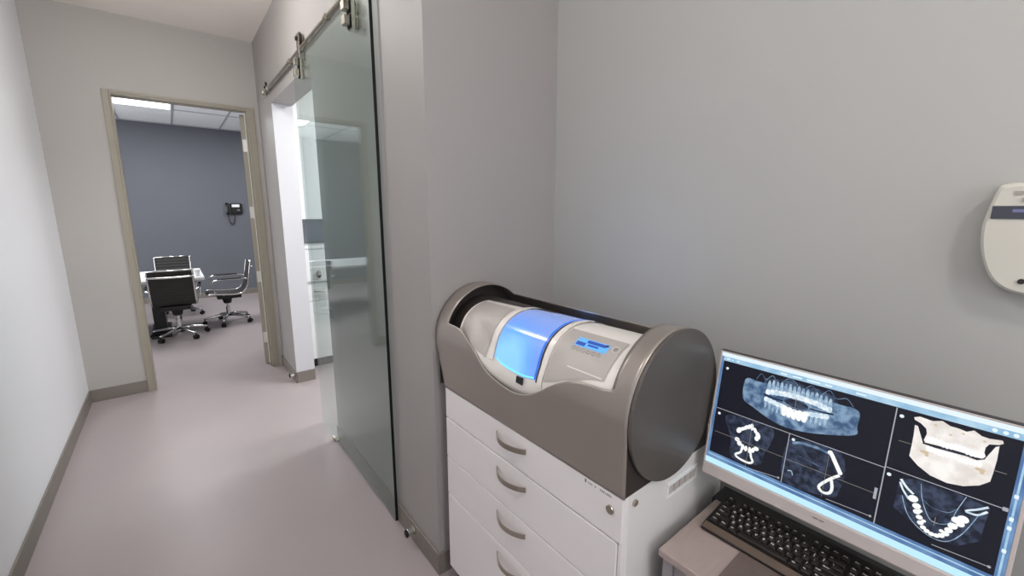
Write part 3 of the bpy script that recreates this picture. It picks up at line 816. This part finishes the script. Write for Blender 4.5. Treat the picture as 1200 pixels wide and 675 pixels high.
for (x, y, w, s) in rows:
    wy = w * U - .0022; wx = U - .0022
    b_ = bmesh.new(); H_ = .0062
    lo_ = [(-wx / 2, -wy / 2), (wx / 2, -wy / 2), (wx / 2, wy / 2), (-wx / 2, wy / 2)]
    A = [b_.verts.new((p, q, 0)) for p, q in lo_]; s1 = .0022
    B = [b_.verts.new((p - math.copysign(s1, p), q - math.copysign(s1, q), H_)) for p, q in lo_]
    b_.faces.new(list(reversed(A))); b_.faces.new(B)
    for k in range(4): b_.faces.new((A[k], A[(k + 1) % 4], B[(k + 1) % 4], B[k]))
    xc = x + U / 2; yc = y - w * U / 2
    k_ = obj('key', b_, M['key'], kb, bevel=.0008, seg=1)
    k_.location = Vector((xc, yc, ktop(xc) - .0002)) - gl; k_.rotation_euler = (0, -tilt, 0)
    if s:
        me = text_mesh(s); lg = bpy.data.objects.new('key_legend', me); COL.objects.link(lg); lg.parent = k_
        lg.scale = ((.0088 if len(s) < 2 else .0058),) * 3
        lg.location = (.0028, wy / 2 - .0040, H_ + .0002); lg.rotation_euler = (0, 0, -PI / 2)
rel(obj('status_light', BX(KX1 - .014, KX1 - .011, .070, .078, ktop(KX1 - .014) - .0002, ktop(KX1 - .012) + .0008), M['legend'], kb), gl)

# ------------------------------------------------------------------ monitor: (a, b) are metres right / up on the front plane
P1 = Vector((1.10, .507, .845)); TLT = math.radians(8.4)
EU = Vector((math.sin(TLT), 0, math.cos(TLT))); EN = Vector((-math.cos(TLT), 0, math.sin(TLT)))
def sp(a, b, d=0.0): return P1 + Vector((0, -a, 0)) + EU * b + EN * d
mn = thing('monitor', 'silver-framed widescreen monitor showing dental scans, over the keyboard', 'monitor', (XN, .23, 1.02))
gl = mn.location
def sbox(bm_, a0, a1, b0, b1, d0, d1):
    vs = box(bm_, a0, a1, b0, b1, d0, d1)
    for v in vs: v.co = sp(v.co.x, v.co.y, v.co.z)
def mnp(name, bm_, m, parent=None, **k):
    bmesh.ops.recalc_face_normals(bm_, faces=bm_.faces)
    return rel(obj(name, bm_, m, mn, **k), gl) if parent is None else obj(name, bm_, m, parent, **k)
W, HH = .5600, .3525
bm = bmesh.new()
sbox(bm, 0, W, 0, .0350, -.022, .004)
mnp('chin', bm, M['bezel'], bevel=.004)
bm = bmesh.new()
for q in ((0, .0045, .0352, HH), (W - .0065, W, .0352, HH), (.0045, W - .0065, HH - .004, HH)): sbox(bm, *q, -.022, .003)
mnp('bezel', bm, M['bezel'], bevel=.0012)
bm = bmesh.new()
for q in ((-.0012, W + .0012, HH, HH + .0015),): sbox(bm, *q, -.022, .0025)
mnp('bezel_edge', bm, M['darkbezel'])
bm = bmesh.new(); sbox(bm, .003, W - .003, .003, HH - .003, -.045, -.0222); sbox(bm, .10, W - .10, .05, HH - .06, -.07, -.045)
mnp('rear_housing', bm, M['darkbezel'], bevel=.01)
arm0 = sp(W / 2, .18, -.07)
bm = bmesh.new(); box(bm, arm0.x, XN - .012, arm0.y - .03, arm0.y + .03, .99, 1.05); box(bm, XN - .012, XN - .001, arm0.y - .07, arm0.y + .07, .94, 1.10)
mnp('wall_bracket', bm, M['black'], bevel=.004)
bm = bmesh.new(); sbox(bm, .266, .276, .0195, .0225, .0042, .0046); sbox(bm, .278, .288, .0195, .0225, .0042, .0046)
mnp('badge', bm, M['print'])
bm = bmesh.new(); sbox(bm, .0045, W - .0065, .0352, HH - .004, -.006, 0)
M['scrblack'] = emis('screen_black', (20, 21, 32), 1.0)
M['scrblue'] = emis('screen_blue_bar', (78, 112, 160), 1.0, (110, 145, 188), 20)
M['scrwhite'] = emis('screen_white_bar', (226, 240, 250), 1.0)
M['scrcyan'] = emis('screen_pale_cyan', (186, 228, 246), 1.05)
M['scrband'] = emis('screen_toolbar', (142, 184, 214), 1.0, (178, 210, 230), 25)
M['scrline'] = emis('screen_divider', (165, 168, 176), 1.0)
M['scrdim'] = emis('screen_crosshair', (132, 128, 118), 1.0)
M['xdark'] = emis('scan_dark_tissue', (26, 30, 44), 1.0, (58, 68, 90), 70)
M['xhaze'] = emis('scan_haze', (30, 38, 56), 1.0, (80, 100, 128), 60)
M['xmid'] = emis('scan_bone', (62, 88, 122), 1.0, (128, 156, 184), 55)
M['xteeth'] = emis('scan_teeth', (190, 212, 228), 1.0, (240, 246, 248), 90)
M['xroot'] = emis('scan_roots', (120, 150, 180), 1.0, (178, 200, 218), 90)
M['xwhite'] = emis('scan_bright', (238, 242, 240), 1.0, (255, 255, 252), 90)
M['jaw3d'] = emis('jaw_model_ivory', (222, 214, 208), 1.0, (246, 242, 238), 35)
M['jaw3dt'] = emis('jaw_model_teeth', (246, 244, 242), 1.0, (255, 255, 255), 60)
M['stain'] = emis('jaw_model_stain', (206, 186, 156), 1.0)
scr = mnp('screen', bm, M['scrblack'])

class Sheet:
    """collects flat shapes drawn on the screen, in millimetres"""
    def __init__(s, d): s.bm = bmesh.new(); s.d = d
    def poly(s, pts):
        vs = [s.bm.verts.new(sp(a / 1000, b / 1000, s.d)) for a, b in pts]
        try: s.bm.faces.new(vs)
        except ValueError: pass
    def rect(s, a0, a1, b0, b1): s.poly([(a0, b0), (a1, b0), (a1, b1), (a0, b1)])
    def disc(s, c, r, r2=None, rot=0, n=18):
        r2 = r2 or r; c_, s_ = math.cos(rot), math.sin(rot)
        s.poly([(c[0] + r * math.cos(2 * PI * k / n) * c_ - r2 * math.sin(2 * PI * k / n) * s_, c[1] + r * math.cos(2 * PI * k / n) * s_ + r2 * math.sin(2 * PI * k / n) * c_) for k in range(n)])
    def line(s, pts, w):
        for (a, b), (c, d) in zip(pts, pts[1:]):
            L = math.hypot(c - a, d - b) or 1; nx, ny = -(d - b) / L, (c - a) / L
            ws = w if isinstance(w, (tuple, list)) else (w, w)
            s.poly([(a + nx * ws[0] / 2, b + ny * ws[0] / 2), (c + nx * ws[1] / 2, d + ny * ws[1] / 2), (c - nx * ws[1] / 2, d - ny * ws[1] / 2), (a - nx * ws[0] / 2, b - ny * ws[0] / 2)])
    def curve(s, pts, w):
        P = [(p.x, p.y) for p in smooth_path([(a, b, 0) for a, b in pts], 6)]; s.line(P, w)
    def done(s, name, m, parent=scr):
        bmesh.ops.triangulate(s.bm, faces=s.bm.faces)
        for f in s.bm.faces:
            f.normal_update()
            if f.normal.dot(EN) < 0: f.normal_flip()
        return obj(name, s.bm, m, parent)
def closed(pts, k=4):
    P = [Vector((a, b, 0)) for a, b in pts]; n = len(P); out = []
    for i in range(n):
        p0, p1, p2, p3 = P[i - 1], P[i], P[(i + 1) % n], P[(i + 2) % n]
        for j in range(k):
            t = j / k
            q = 0.5 * ((2 * p1) + (p2 - p0) * t + (2 * p0 - 5 * p1 + 4 * p2 - p3) * t * t + (-p0 + 3 * p1 - 3 * p2 + p3) * t ** 3)
            out.append((q.x, q.y))
    return out
D = {
'screen': [(3.6,346.4),(0.9,36.2),(397.1,36.4),(534.7,354.4),(553.8,76.9)],
'outer': [(-1.5,349.5),(-1.1,-0.4),(320.9,16.2),(373.2,8.4),(448.6,1.0),(536.1,356.1),(559.3,194.8),(556.0,78.0)],
'blacktl': [(16.7,318.5),(8.5,68.5)],
'topband': [(4.6,340.1),(6.5,328.1),(320.5,351.3),(322.7,336.9),(324.7,323.6)],
'botband': [(9.9,64.0),(-0.8,47.1),(1.5,33.2),(369.2,71.9),(377.0,65.0),(384.7,58.3),(387.8,37.3)],
'right': [(534.1,324.9),(541.6,216.6),(541.4,210.1),(541.3,75.5),(547.7,213.6),(550.8,82.2)],
'hline': [(13.7,191.6),(191.4,192.7),(368.4,198.2),(370.0,195.1),(540.4,195.9)],
'vline': [(369.6,321.4),(369.8,73.4)],
'vline2': [(191.4,188.9),(190.6,71.0)],
'dots': [(23.3,307.0),(21.5,179.3),(200.8,181.0),(379.4,310.1),(378.1,182.2)],
'cross2': [(16.7,126.4),(187.6,129.6)],
'cross3': [(194.3,127.9),(360.2,132.2)],
'cross4': [(382.7,258.2),(401.1,259.0),(514.4,258.6),(530.0,259.1)],
'slider': [(361.9,143.7),(365.4,120.3)],
'bars': [(122.4,63.3),(182.0,77.1),(283.3,74.8),(361.1,80.9),(458.6,76.5),(534.4,82.1)],
'jaw': [(71.9,291.0),(74.0,240.9),(100.5,226.4),(136.7,211.8),(174.2,203.7),(215.5,207.3),(256.6,218.2),(311.1,239.4),(312.6,260.5),(312.7,291.0),(308.3,299.5),(294.3,298.4),(286.3,287.1),(285.9,272.4),(280.9,257.9),(266.4,243.6),(218.5,235.1),(165.1,236.7),(118.3,249.5),(105.1,266.1),(98.7,287.7),(85.1,296.7)],
'upt': [(125.2,298.7),(125.6,269.5),(260.5,293.4),(263.6,273.4)],
'lot': [(122.4,263.6),(132.7,237.4),(261.0,268.2),(259.3,234.3)],
'inc': [(166.5,253.2),(166.2,230.2),(218.8,257.2),(218.9,233.0)],
'oval': [(168.9,263.1),(192.0,287.1),(221.3,269.1),(196.9,255.5)],
'upbone': [(104.1,313.1),(141.3,313.1),(175.0,323.8),(205.8,318.3),(237.9,318.2),(265.9,313.0),(261.0,290.2),(210.9,285.0),(165.2,286.8),(123.7,281.9)],
'blob2': [(39.2,178.6),(99.8,191.2),(155.7,186.9),(153.2,143.2),(145.0,120.7),(140.4,88.7),(100.9,72.3),(65.5,81.0),(61.3,124.8)],
'teeth2': [(77.6,154.4),(92.3,168.8),(107.9,178.0),(125.8,157.1),(79.3,127.0),(95.5,116.2),(108.9,117.8),(122.7,124.1),(82.0,159.0)],
'base2': [(89.9,109.2),(106.9,114.1),(117.2,96.7),(122.0,88.0),(112.4,79.5),(78.7,81.4),(79.9,90.5),(92.0,96.1)],
'blob3': [(192.1,176.2),(239.9,189.7),(290.3,192.8),(307.1,155.3),(303.6,105.4),(288.0,82.3),(194.8,73.1)],
'strokes3': [(216.6,179.3),(247.0,182.9),(273.2,180.0),(277.1,184.3),(287.7,165.0),(299.2,146.5),(299.2,139.3),(282.5,118.6),(266.1,97.6),(270.8,87.7),(283.1,89.4),(288.1,106.9),(298.5,139.0)],
'c3': [(200.4,102.2),(208.9,103.8),(212.4,95.2)],
'up4': [(397.6,314.8),(405.5,319.2),(424.3,317.3),(437.8,322.7),(449.2,317.0),(461.2,316.8),(471.6,314.8),(480.6,321.1),(491.3,314.5),(500.9,313.7),(516.7,316.9),(518.9,311.9),(514.3,307.4),(502.4,303.3),(498.8,295.5),(498.6,285.6),(501.1,279.3),(498.8,273.3),(487.8,271.8),(477.6,273.3),(457.4,272.9),(438.1,272.0),(420.1,270.6),(417.7,274.9),(420.2,289.2),(417.8,298.9),(409.3,306.0),(399.3,310.1)],
'lo4': [(400.8,299.9),(405.6,299.2),(411.8,283.0),(417.9,267.0),(433.6,266.1),(456.4,267.3),(478.3,268.6),(491.7,267.3),(500.5,272.8),(504.9,286.0),(510.4,302.0),(514.6,305.1),(515.3,278.6),(514.3,253.6),(513.0,235.7),(501.4,222.2),(481.8,210.5),(460.3,205.7),(436.5,209.2),(416.3,220.6),(401.9,234.1),(402.3,257.3),(402.0,278.8)],
'stain': [(422.0,251.5),(498.0,251.7)],
'blob5': [(395.5,182.7),(394.8,157.1),(394.4,118.6),(420.5,104.3),(456.1,93.2),(490.7,93.4),(516.9,120.1),(518.4,159.3),(520.4,186.9),(489.0,192.2),(424.6,193.6)],
'arch5': [(420.9,150.4),(427.1,137.4),(431.8,125.6),(434.7,114.9),(440.6,104.0),(446.9,99.7),(452.8,97.2),(461.1,96.4),(468.8,99.2),(475.9,105.7),(479.9,114.2),(483.0,128.0),(490.4,148.2)],
'st5a': [(397.2,181.5),(408.0,168.4),(419.5,160.0)],
'st5b': [(396.7,174.9),(403.1,161.5),(414.2,146.7)],
'st5c': [(493.0,165.3),(506.2,176.8),(517.7,189.2),(518.1,178.0),(508.0,164.5)],
'out5': [(403.5,149.1),(415.5,118.1),(432.8,99.3),(456.7,89.5),(477.5,94.7),(494.3,121.3),(508.0,164.5)],
'in5': [(427.0,186.6),(432.8,157.0),(445.5,127.5),(457.6,120.5),(474.8,130.9),(480.9,160.3),(489.0,192.2)],
'cross5': [(454.7,130.9),(456.9,116.0),(452.5,121.5),(459.9,123.1)],
'icons': [(505.2,332.3),(518.8,331.4),(531.1,332.0),(19.6,330.3),(48.4,331.0),(34.6,331.0)],
'iconr': [(547.3,224.3),(544.6,180.6),(544.7,164.0),(545.6,173.8)],
'logo': [(272.7,27.9),(284.3,29.8)],
}

# window chrome
def one(name, m, d, f):
    q = Sheet(d); f(q); return q.done(name, m)
one('title_bar', M['scrwhite'], .0004, lambda q: q.rect(4.5, 553.4, 338, 348.4))
one('toolbar', M['scrband'], .0004, lambda q: q.rect(10, 553.4, 326, 338))
one('task_bar', M['scrcyan'], .0005, lambda q: q.rect(4.5, 553.4, 35.5, 51))
one('status_bar', M['scrblue'], .0004, lambda q: q.rect(9, 541.5, 51.2, 59))
one('status_bar', M['scrblue'], .0004, lambda q: q.rect(9, 541.5, 61.5, 67.5))
one('status_line', M['scrband'], .0004, lambda q: q.rect(9, 541.5, 59, 61.5))
one('side_bar', M['scrblue'], .0003, lambda q: q.rect(4.5, 11, 51, 338))
one('side_bar', M['scrblue'], .0003, lambda q: q.rect(541.5, 553.4, 51, 326))
one('scroll_bar', M['scrband'], .0005, lambda q: q.rect(545.5, 548.5, 60, 315))
for x, w_ in ((18, 9), (32, 3), (44, 6), (150, 14), (176, 20), (206, 26), (242, 14), (300, 18)):
    one('toolbar_icon', M['scrwhite'], .0006, lambda q: q.rect(x, x + w_, 330.5, 333.8))
for c in ((505, 332), (518.5, 332), (531, 332)): one('toolbar_icon', M['scrwhite'], .0006, lambda q: q.disc(c, 3.6))
for c in (224, 181, 164, 120): one('side_icon', M['scrwhite'], .0006, lambda q: q.rect(543.8, 549.2, c - 3.5, c + 3.5))
for q_ in ((13, 370, 192, 193.6), (370, 541, 194.8, 196.4), (369, 371, 67.5, 325), (190.3, 191.9, 67.5, 192)):
    one('viewport_divider', M['scrline'], .0010, lambda q: q.rect(*q_))
one('slider_handle', M['scrline'], .0013, lambda q: q.rect(360.5, 365.5, 119, 144))
one('slider_handle', M['scrline'], .0013, lambda q: q.rect(534, 541, 192, 199))
for c in D['dots']: one('viewport_marker', M['scrwhite'], .0011, lambda q: q.disc(c, 3.6))
for pts, w_ in (([(17, 127.5), (187, 129.5)], 1.1), ([(107, 190), (107, 66)], .9), ([(194, 128.5), (362, 131)], 1.1), ([(274, 182), (274, 74)], .7),
              ([(382, 258.5), (401, 259)], 1.2), ([(514, 258.6), (530, 259)], 1.2), ([(455.8, 132), (455.8, 114)], 1), ([(449, 122), (462, 122)], 1),
              ([(192, 284), (192, 248)], 1), ([(163, 258), (222, 258)], .8)):
    one('crosshair', M['scrdim'], .0012, lambda q: q.line(pts, w_))
for A_, B_ in (((122, 66.5), (184, 75)), ((283, 74.5), (362, 79)), ((458, 76), (534, 81))):
    def f(q): q.line([A_, B_], 1.3); q.disc(B_, 2.5)
    one('scale_bar', M['scrline'], .0012, f)

def lr(A, B, t): return (A[0] + (B[0] - A[0]) * t, A[1] + (B[1] - A[1]) * t)
# 1 panoramic scan: bone, then roots, crowns, bright incisors
jw = [(72, 291)] + D['jaw'][1:10] +  [(294, 298), (286, 288), (284, 270), (276, 256), (262, 250), (225, 246), (193, 243), (160, 246), (126, 252), (112, 258), (105, 268), (99, 288), (92, 297)]
jb = one('panoramic_jawbone', M['xmid'], .0006, lambda q: q.poly(closed(jw)))
def f(q):
    q.poly(closed([(117, 296), (122, 310), (141, 313), (175, 322), (206, 317), (238, 318), (262, 311), (272, 298), (264, 284), (230, 284), (193, 286), (150, 283), (122, 282)], 3))
one('panoramic_upper_bone', M['xhaze'], .0005, f)
one('panoramic_sinus_line', M['xmid'], .0006, lambda q: q.curve([(98, 300), (108, 318), (120, 306), (134, 320), (150, 304), (166, 322), (180, 322), (200, 306), (218, 322), (236, 305), (252, 322), (268, 308), (286, 314), (300, 300)], 1.3))
n = 15
for i in range(n):
    t = (i + .5) / n; arch = 9 * math.sin(PI * t)
    x = 125 + 138 * t; yb = 270 + 2 * t + arch; yt = 304 + arch * .6 - 3 * t + (2 if i % 2 else 0)
    w_ = 4.6
    def f(q): q.poly(closed([(x - w_ * .85, yb + 9), (x - w_ * .55, yt), (x + w_ * .45, yt), (x + w_ * .85, yb + 9)], 3))
    rt_ = one('tooth_root', M['xroot'], .0007, f)
    def f(q): q.poly(closed([(x - w_ * .98, yb), (x - w_ * .98, yb + 11), (x + w_ * .98, yb + 11), (x + w_ * .98, yb)], 3))
    one('tooth_crown', M['xteeth'], .0008 + .00001 * (i % 2), f)
for i in range(n):
    t = (i + .5) / n; arch = 8 * math.sin(PI * t)
    x = 124 + 136 * t; yt = 263 + 3 * t - arch; yb = yt - 26 + arch * .1
    w_ = 4.6
    def f(q): q.poly(closed([(x - w_ * .8, yt - 8), (x - w_ * .35, yb), (x + w_ * .35, yb), (x + w_ * .8, yt - 8)], 3))
    one('tooth_root', M['xroot'], .0007, f)
    if not 4 < i < 10:
        def f(q): q.poly(closed([(x - w_ * .98, yt), (x - w_ * .96, yt - 10), (x + w_ * .96, yt - 10), (x + w_ * .98, yt)], 3))
        one('tooth_crown', M['xteeth'], .0008 + .00001 * (i % 2), f)
for i in range(5):
    x = 171 + i * 10.8; k = abs(i - 2)
    def f(q): q.poly(closed([(x - 5.4, 252 + k), (x - 4.4, 231 + k * .6), (x + 4.4, 231 + k * .6), (x + 5.4, 252 + k)], 3))
    one('tooth_crown', M['xwhite'], .0009 + .00001 * (i % 2), f)
one('panoramic_bite_gap', M['xdark'], .0010, lambda q: q.disc((193, 268), 26, 9.5))
one('panoramic_bite_gap', M['scrblack'], .00098, lambda q: q.curve([(120, 268), (145, 265), (165, 266)], (3.2, 3.2)))
one('panoramic_bite_gap', M['scrblack'], .00098, lambda q: q.curve([(221, 267), (245, 267.5), (268, 270)], (3.2, 3.2)))
# 2 front slice
one('front_slice_tissue', M['xdark'], .0006, lambda q: q.poly(closed(D['blob2'])))
for i, (c, r1, r2_, ro) in enumerate((((78, 154), 6, 8.5, -.4), ((86, 161), 4.5, 6, -.7), ((93, 167), 4.2, 8, -.5), ((100, 172), 3.6, 7, -.2), ((107, 174), 4.2, 9, .1), ((116, 168), 4, 8, .4), ((124, 158), 5.5, 9.5, .35), ((122, 149), 5, 6, .3), ((77, 128), 6.5, 5.5, 0), ((84, 120), 6, 6.5, .3), ((93, 114), 4.2, 7.5, .1), ((101, 113), 4, 7.5, 0), ((110, 113), 4, 8, 0), ((118, 116), 4.5, 7, -.2), ((125, 123), 6, 5.5, 0))):
    one('tooth_section', M['xwhite'], .0008 + .00001 * (i % 2), lambda q: q.disc(c, r1, r2_, ro))
one('chin_section', M['xwhite'], .00085, lambda q: q.curve([(92, 112), (90, 98), (79, 88), (84, 82), (100, 79), (115, 80), (122, 87), (117, 96), (113, 110)], 5.5))
# 3 side slice
one('side_slice_tissue', M['xdark'], .0006, lambda q: q.poly(closed(D['blob3'])))
one('palate_line', M['xmid'], .0007, lambda q: q.curve([(200, 172), (216, 179), (247, 182), (275, 179)], (6, 6)))
one('palate_line', M['xhaze'], .0007, lambda q: q.curve([(196, 150), (225, 146), (260, 142)], 3))
one('hook_line', M['xroot'], .0007, lambda q: q.curve([(200, 102), (208, 104), (212, 95)], 2.4))
one('upper_incisor_section', M['xwhite'], .0008, lambda q: (q.curve([(274, 185), (281, 175), (288, 163), (299, 145)], (8, 9)), q.disc((299, 145), 4.5), q.disc((275, 182), 5)))
one('lower_incisor_section', M['xwhite'], .0008, lambda q: q.curve([(299, 139), (283, 122), (267, 99), (268, 90), (277, 86), (287, 91), (290, 104), (286, 122)], 6))
# 4 jaw model
one('upper_jaw_model', M['jaw3d'], .0006, lambda q: q.poly(D['up4']))
one('lower_jaw_model', M['jaw3d'], .00061, lambda q: q.poly(D['lo4']))
for i in range(14):
    x = 424 + i * 5.4
    one('jaw_model_tooth', M['jaw3dt'], .0007 + .00001 * (i % 2), lambda q: q.disc((x, 279 + 1.5 * math.sin(i)), 3.3, 6.5))
    one('jaw_model_tooth', M['jaw3dt'], .0007 + .00001 * (i % 2), lambda q: q.disc((x + 2, 260 + 1.2 * math.cos(i)), 3.2, 6))
one('bite_line', M['xdark'], .0009, lambda q: q.curve([(417, 268), (433, 268), (456, 269.5), (478, 270), (492, 269.5), (501, 275)], 2.0))
for c, a_, b_q in ((D['stain'][0], 7, 3), (D['stain'][1], 7, 3), ((501, 248), 3, 4), ((426, 247), 3, 3), ((430, 311), 2.4, 1.6), ((468, 309), 2.4, 1.6), ((496, 306), 2.4, 1.6), ((452, 300), 2.4, 1.6)):
    one('jaw_model_stain', M['stain'], .0008 + .0001 * (a_ < 5), lambda q: q.disc(c, a_, b_q))
# 5 lower arch slice
one('arch_slice_tissue', M['xdark'], .0006, lambda q: q.poly(D['blob5']))
one('arch_outline', M['xroot'], .0007, lambda q: q.curve(D['out5'], 1.3))
one('arch_outline', M['xroot'], .0007, lambda q: q.curve(D['in5'], 1.1))
one('arch_outline', M['xmid'], .0007, lambda q: q.curve([(430, 160), (448, 148), (470, 150), (480, 162)], .9))
for i, (c, r1) in enumerate((((420, 151), 8), ((427, 139), 6.5), ((429, 128), 5.8), ((434, 119), 5.2), ((437, 109), 5), ((442, 102), 4.6), ((448, 98), 4.6), ((455, 96), 4.6), ((462, 97), 4.6), ((468, 101), 5), ((473, 108), 5.4), ((476, 117), 6), ((480, 128), 7), ((489, 137), 6), ((483, 142), 7), ((491, 148), 8.2), ((433, 132), 4), ((441, 115), 3.5), ((467, 110), 3.5))):
    one('tooth_section', M['xwhite'], .0008 + .00001 * (i % 3), lambda q: q.disc(c, r1, r1 * .86, .5))
one('jaw_section', M['xteeth'], .00079, lambda q: q.curve(D['st5a'], (5, 4)))
one('jaw_section', M['xteeth'], .00078, lambda q: q.curve(D['st5b'], 3.4))
one('jaw_section', M['xteeth'], .00079, lambda q: q.curve([(518, 188), (506, 177), (492, 166), (500, 165), (508, 167), (518, 179)], 3.6))

# ------------------------------------------------------------------ wall device at the right edge
tc_ = thing('wall_time_clock', 'ivory rounded wall device with dark display strip at the right edge', 'wall device', (XN, -.02, 1.5))
out = [(.084, 1.537), (.080, 1.497), (.070, 1.458), (.054, 1.425), (.032, 1.406), (.004, 1.399), (-.02, 1.398)]
top = [(-.02, 1.634), (.037, 1.631), (.060, 1.628), (.070, 1.622), (.076, 1.598), (.081, 1.566)]
half = [(y, z) for y, z in out]
full = half + [(-.04 - y, z) for y, z in reversed(half[:-1])]
tp = [(-.04 - y, z) for y, z in reversed(top[1:])] + top[1:]
ring = [(y + .02, z - 1.5) for y, z in full] + [(y + .02, z - 1.5) for y, z in tp]
def outline(sc): return [Vector((0, y * sc, z * sc)) for y, z in closed(ring, 3)]
bm = bmesh.new()
lv = [(0.0, 1.0), (-.030, 1.0), (-.040, .98), (-.043, .94)]
prev = None
for x, sc in lv:
    cur = [bm.verts.new(p + Vector((x, 0, 0))) for p in outline(sc)]
    if prev:
        for k in range(len(cur)): bm.faces.new((prev[k], prev[(k + 1) % len(cur)], cur[(k + 1) % len(cur)], cur[k]))
    else: bm.faces.new(cur)
    prev = cur
bm.faces.new(list(reversed(prev)))
bmesh.ops.recalc_face_normals(bm, faces=bm.faces)
obj('housing', bm, M['clock'], tc_, bevel=0)
obj('display_strip', BX(-.0455, -.0425, -.093, .093, .056, .083), M['lcdgrey'], tc_, bevel=.001)
obj('display_text', BX((-.0462, -.0456, -.05, .064, .070, .076), (-.0462, -.0456, -.04, .045, .062, .067)), M['lcdlav'], tc_)
obj('card_slot', BX(-.0450, -.0425, -.06, .066, .106, .113), M['clocktrim'], tc_)
obj('card_slot', BX(-.0450, -.0425, -.05, .054, .091, .099), M['clocktrim'], tc_)
obj('sensor_button', CY((-.044, .032, -.072), .0055, .004, 'x', 20), M['gap'], tc_)

# ------------------------------------------------------------------ camera, world
cd = bpy.data.cameras.new('camera'); cam = bpy.data.objects.new('camera', cd); COL.objects.link(cam)
FPX, YAW, PITCH, ROLL = 494.34, .676679, -.18103, .002876
cd.sensor_fit = 'HORIZONTAL'; cd.sensor_width = 36.0; cd.lens = FPX / 1200 * 36.0; cd.clip_start = .02
f = Vector((math.sin(YAW) * math.cos(PITCH), math.cos(YAW) * math.cos(PITCH), math.sin(PITCH)))
r = Vector((math.cos(YAW), -math.sin(YAW), 0)); u = r.cross(f)
r2 = r * math.cos(ROLL) + u * math.sin(ROLL); u2 = u * math.cos(ROLL) - r * math.sin(ROLL)
mw = Matrix.Identity(4)
for i in range(3): mw[i][0] = r2[i]; mw[i][1] = u2[i]; mw[i][2] = -f[i]
mw.translation = Vector((0, 0, EYE)); cam.matrix_world = mw
SC.camera = cam
w = bpy.data.worlds.new('world'); SC.world = w; w.use_nodes = True
w.node_tree.nodes['Background'].inputs['Color'].default_value = (.6, .62, .65, 1); w.node_tree.nodes['Background'].inputs['Strength'].default_value = .05
SC.view_settings.view_transform = 'Standard'; SC.view_settings.look = 'None'; SC.view_settings.exposure = 0.1
SC.cycles.max_bounces = 12; SC.cycles.diffuse_bounces = 6; SC.cycles.transparent_max_bounces = 12
SC.cycles.sample_clamp_indirect = 6
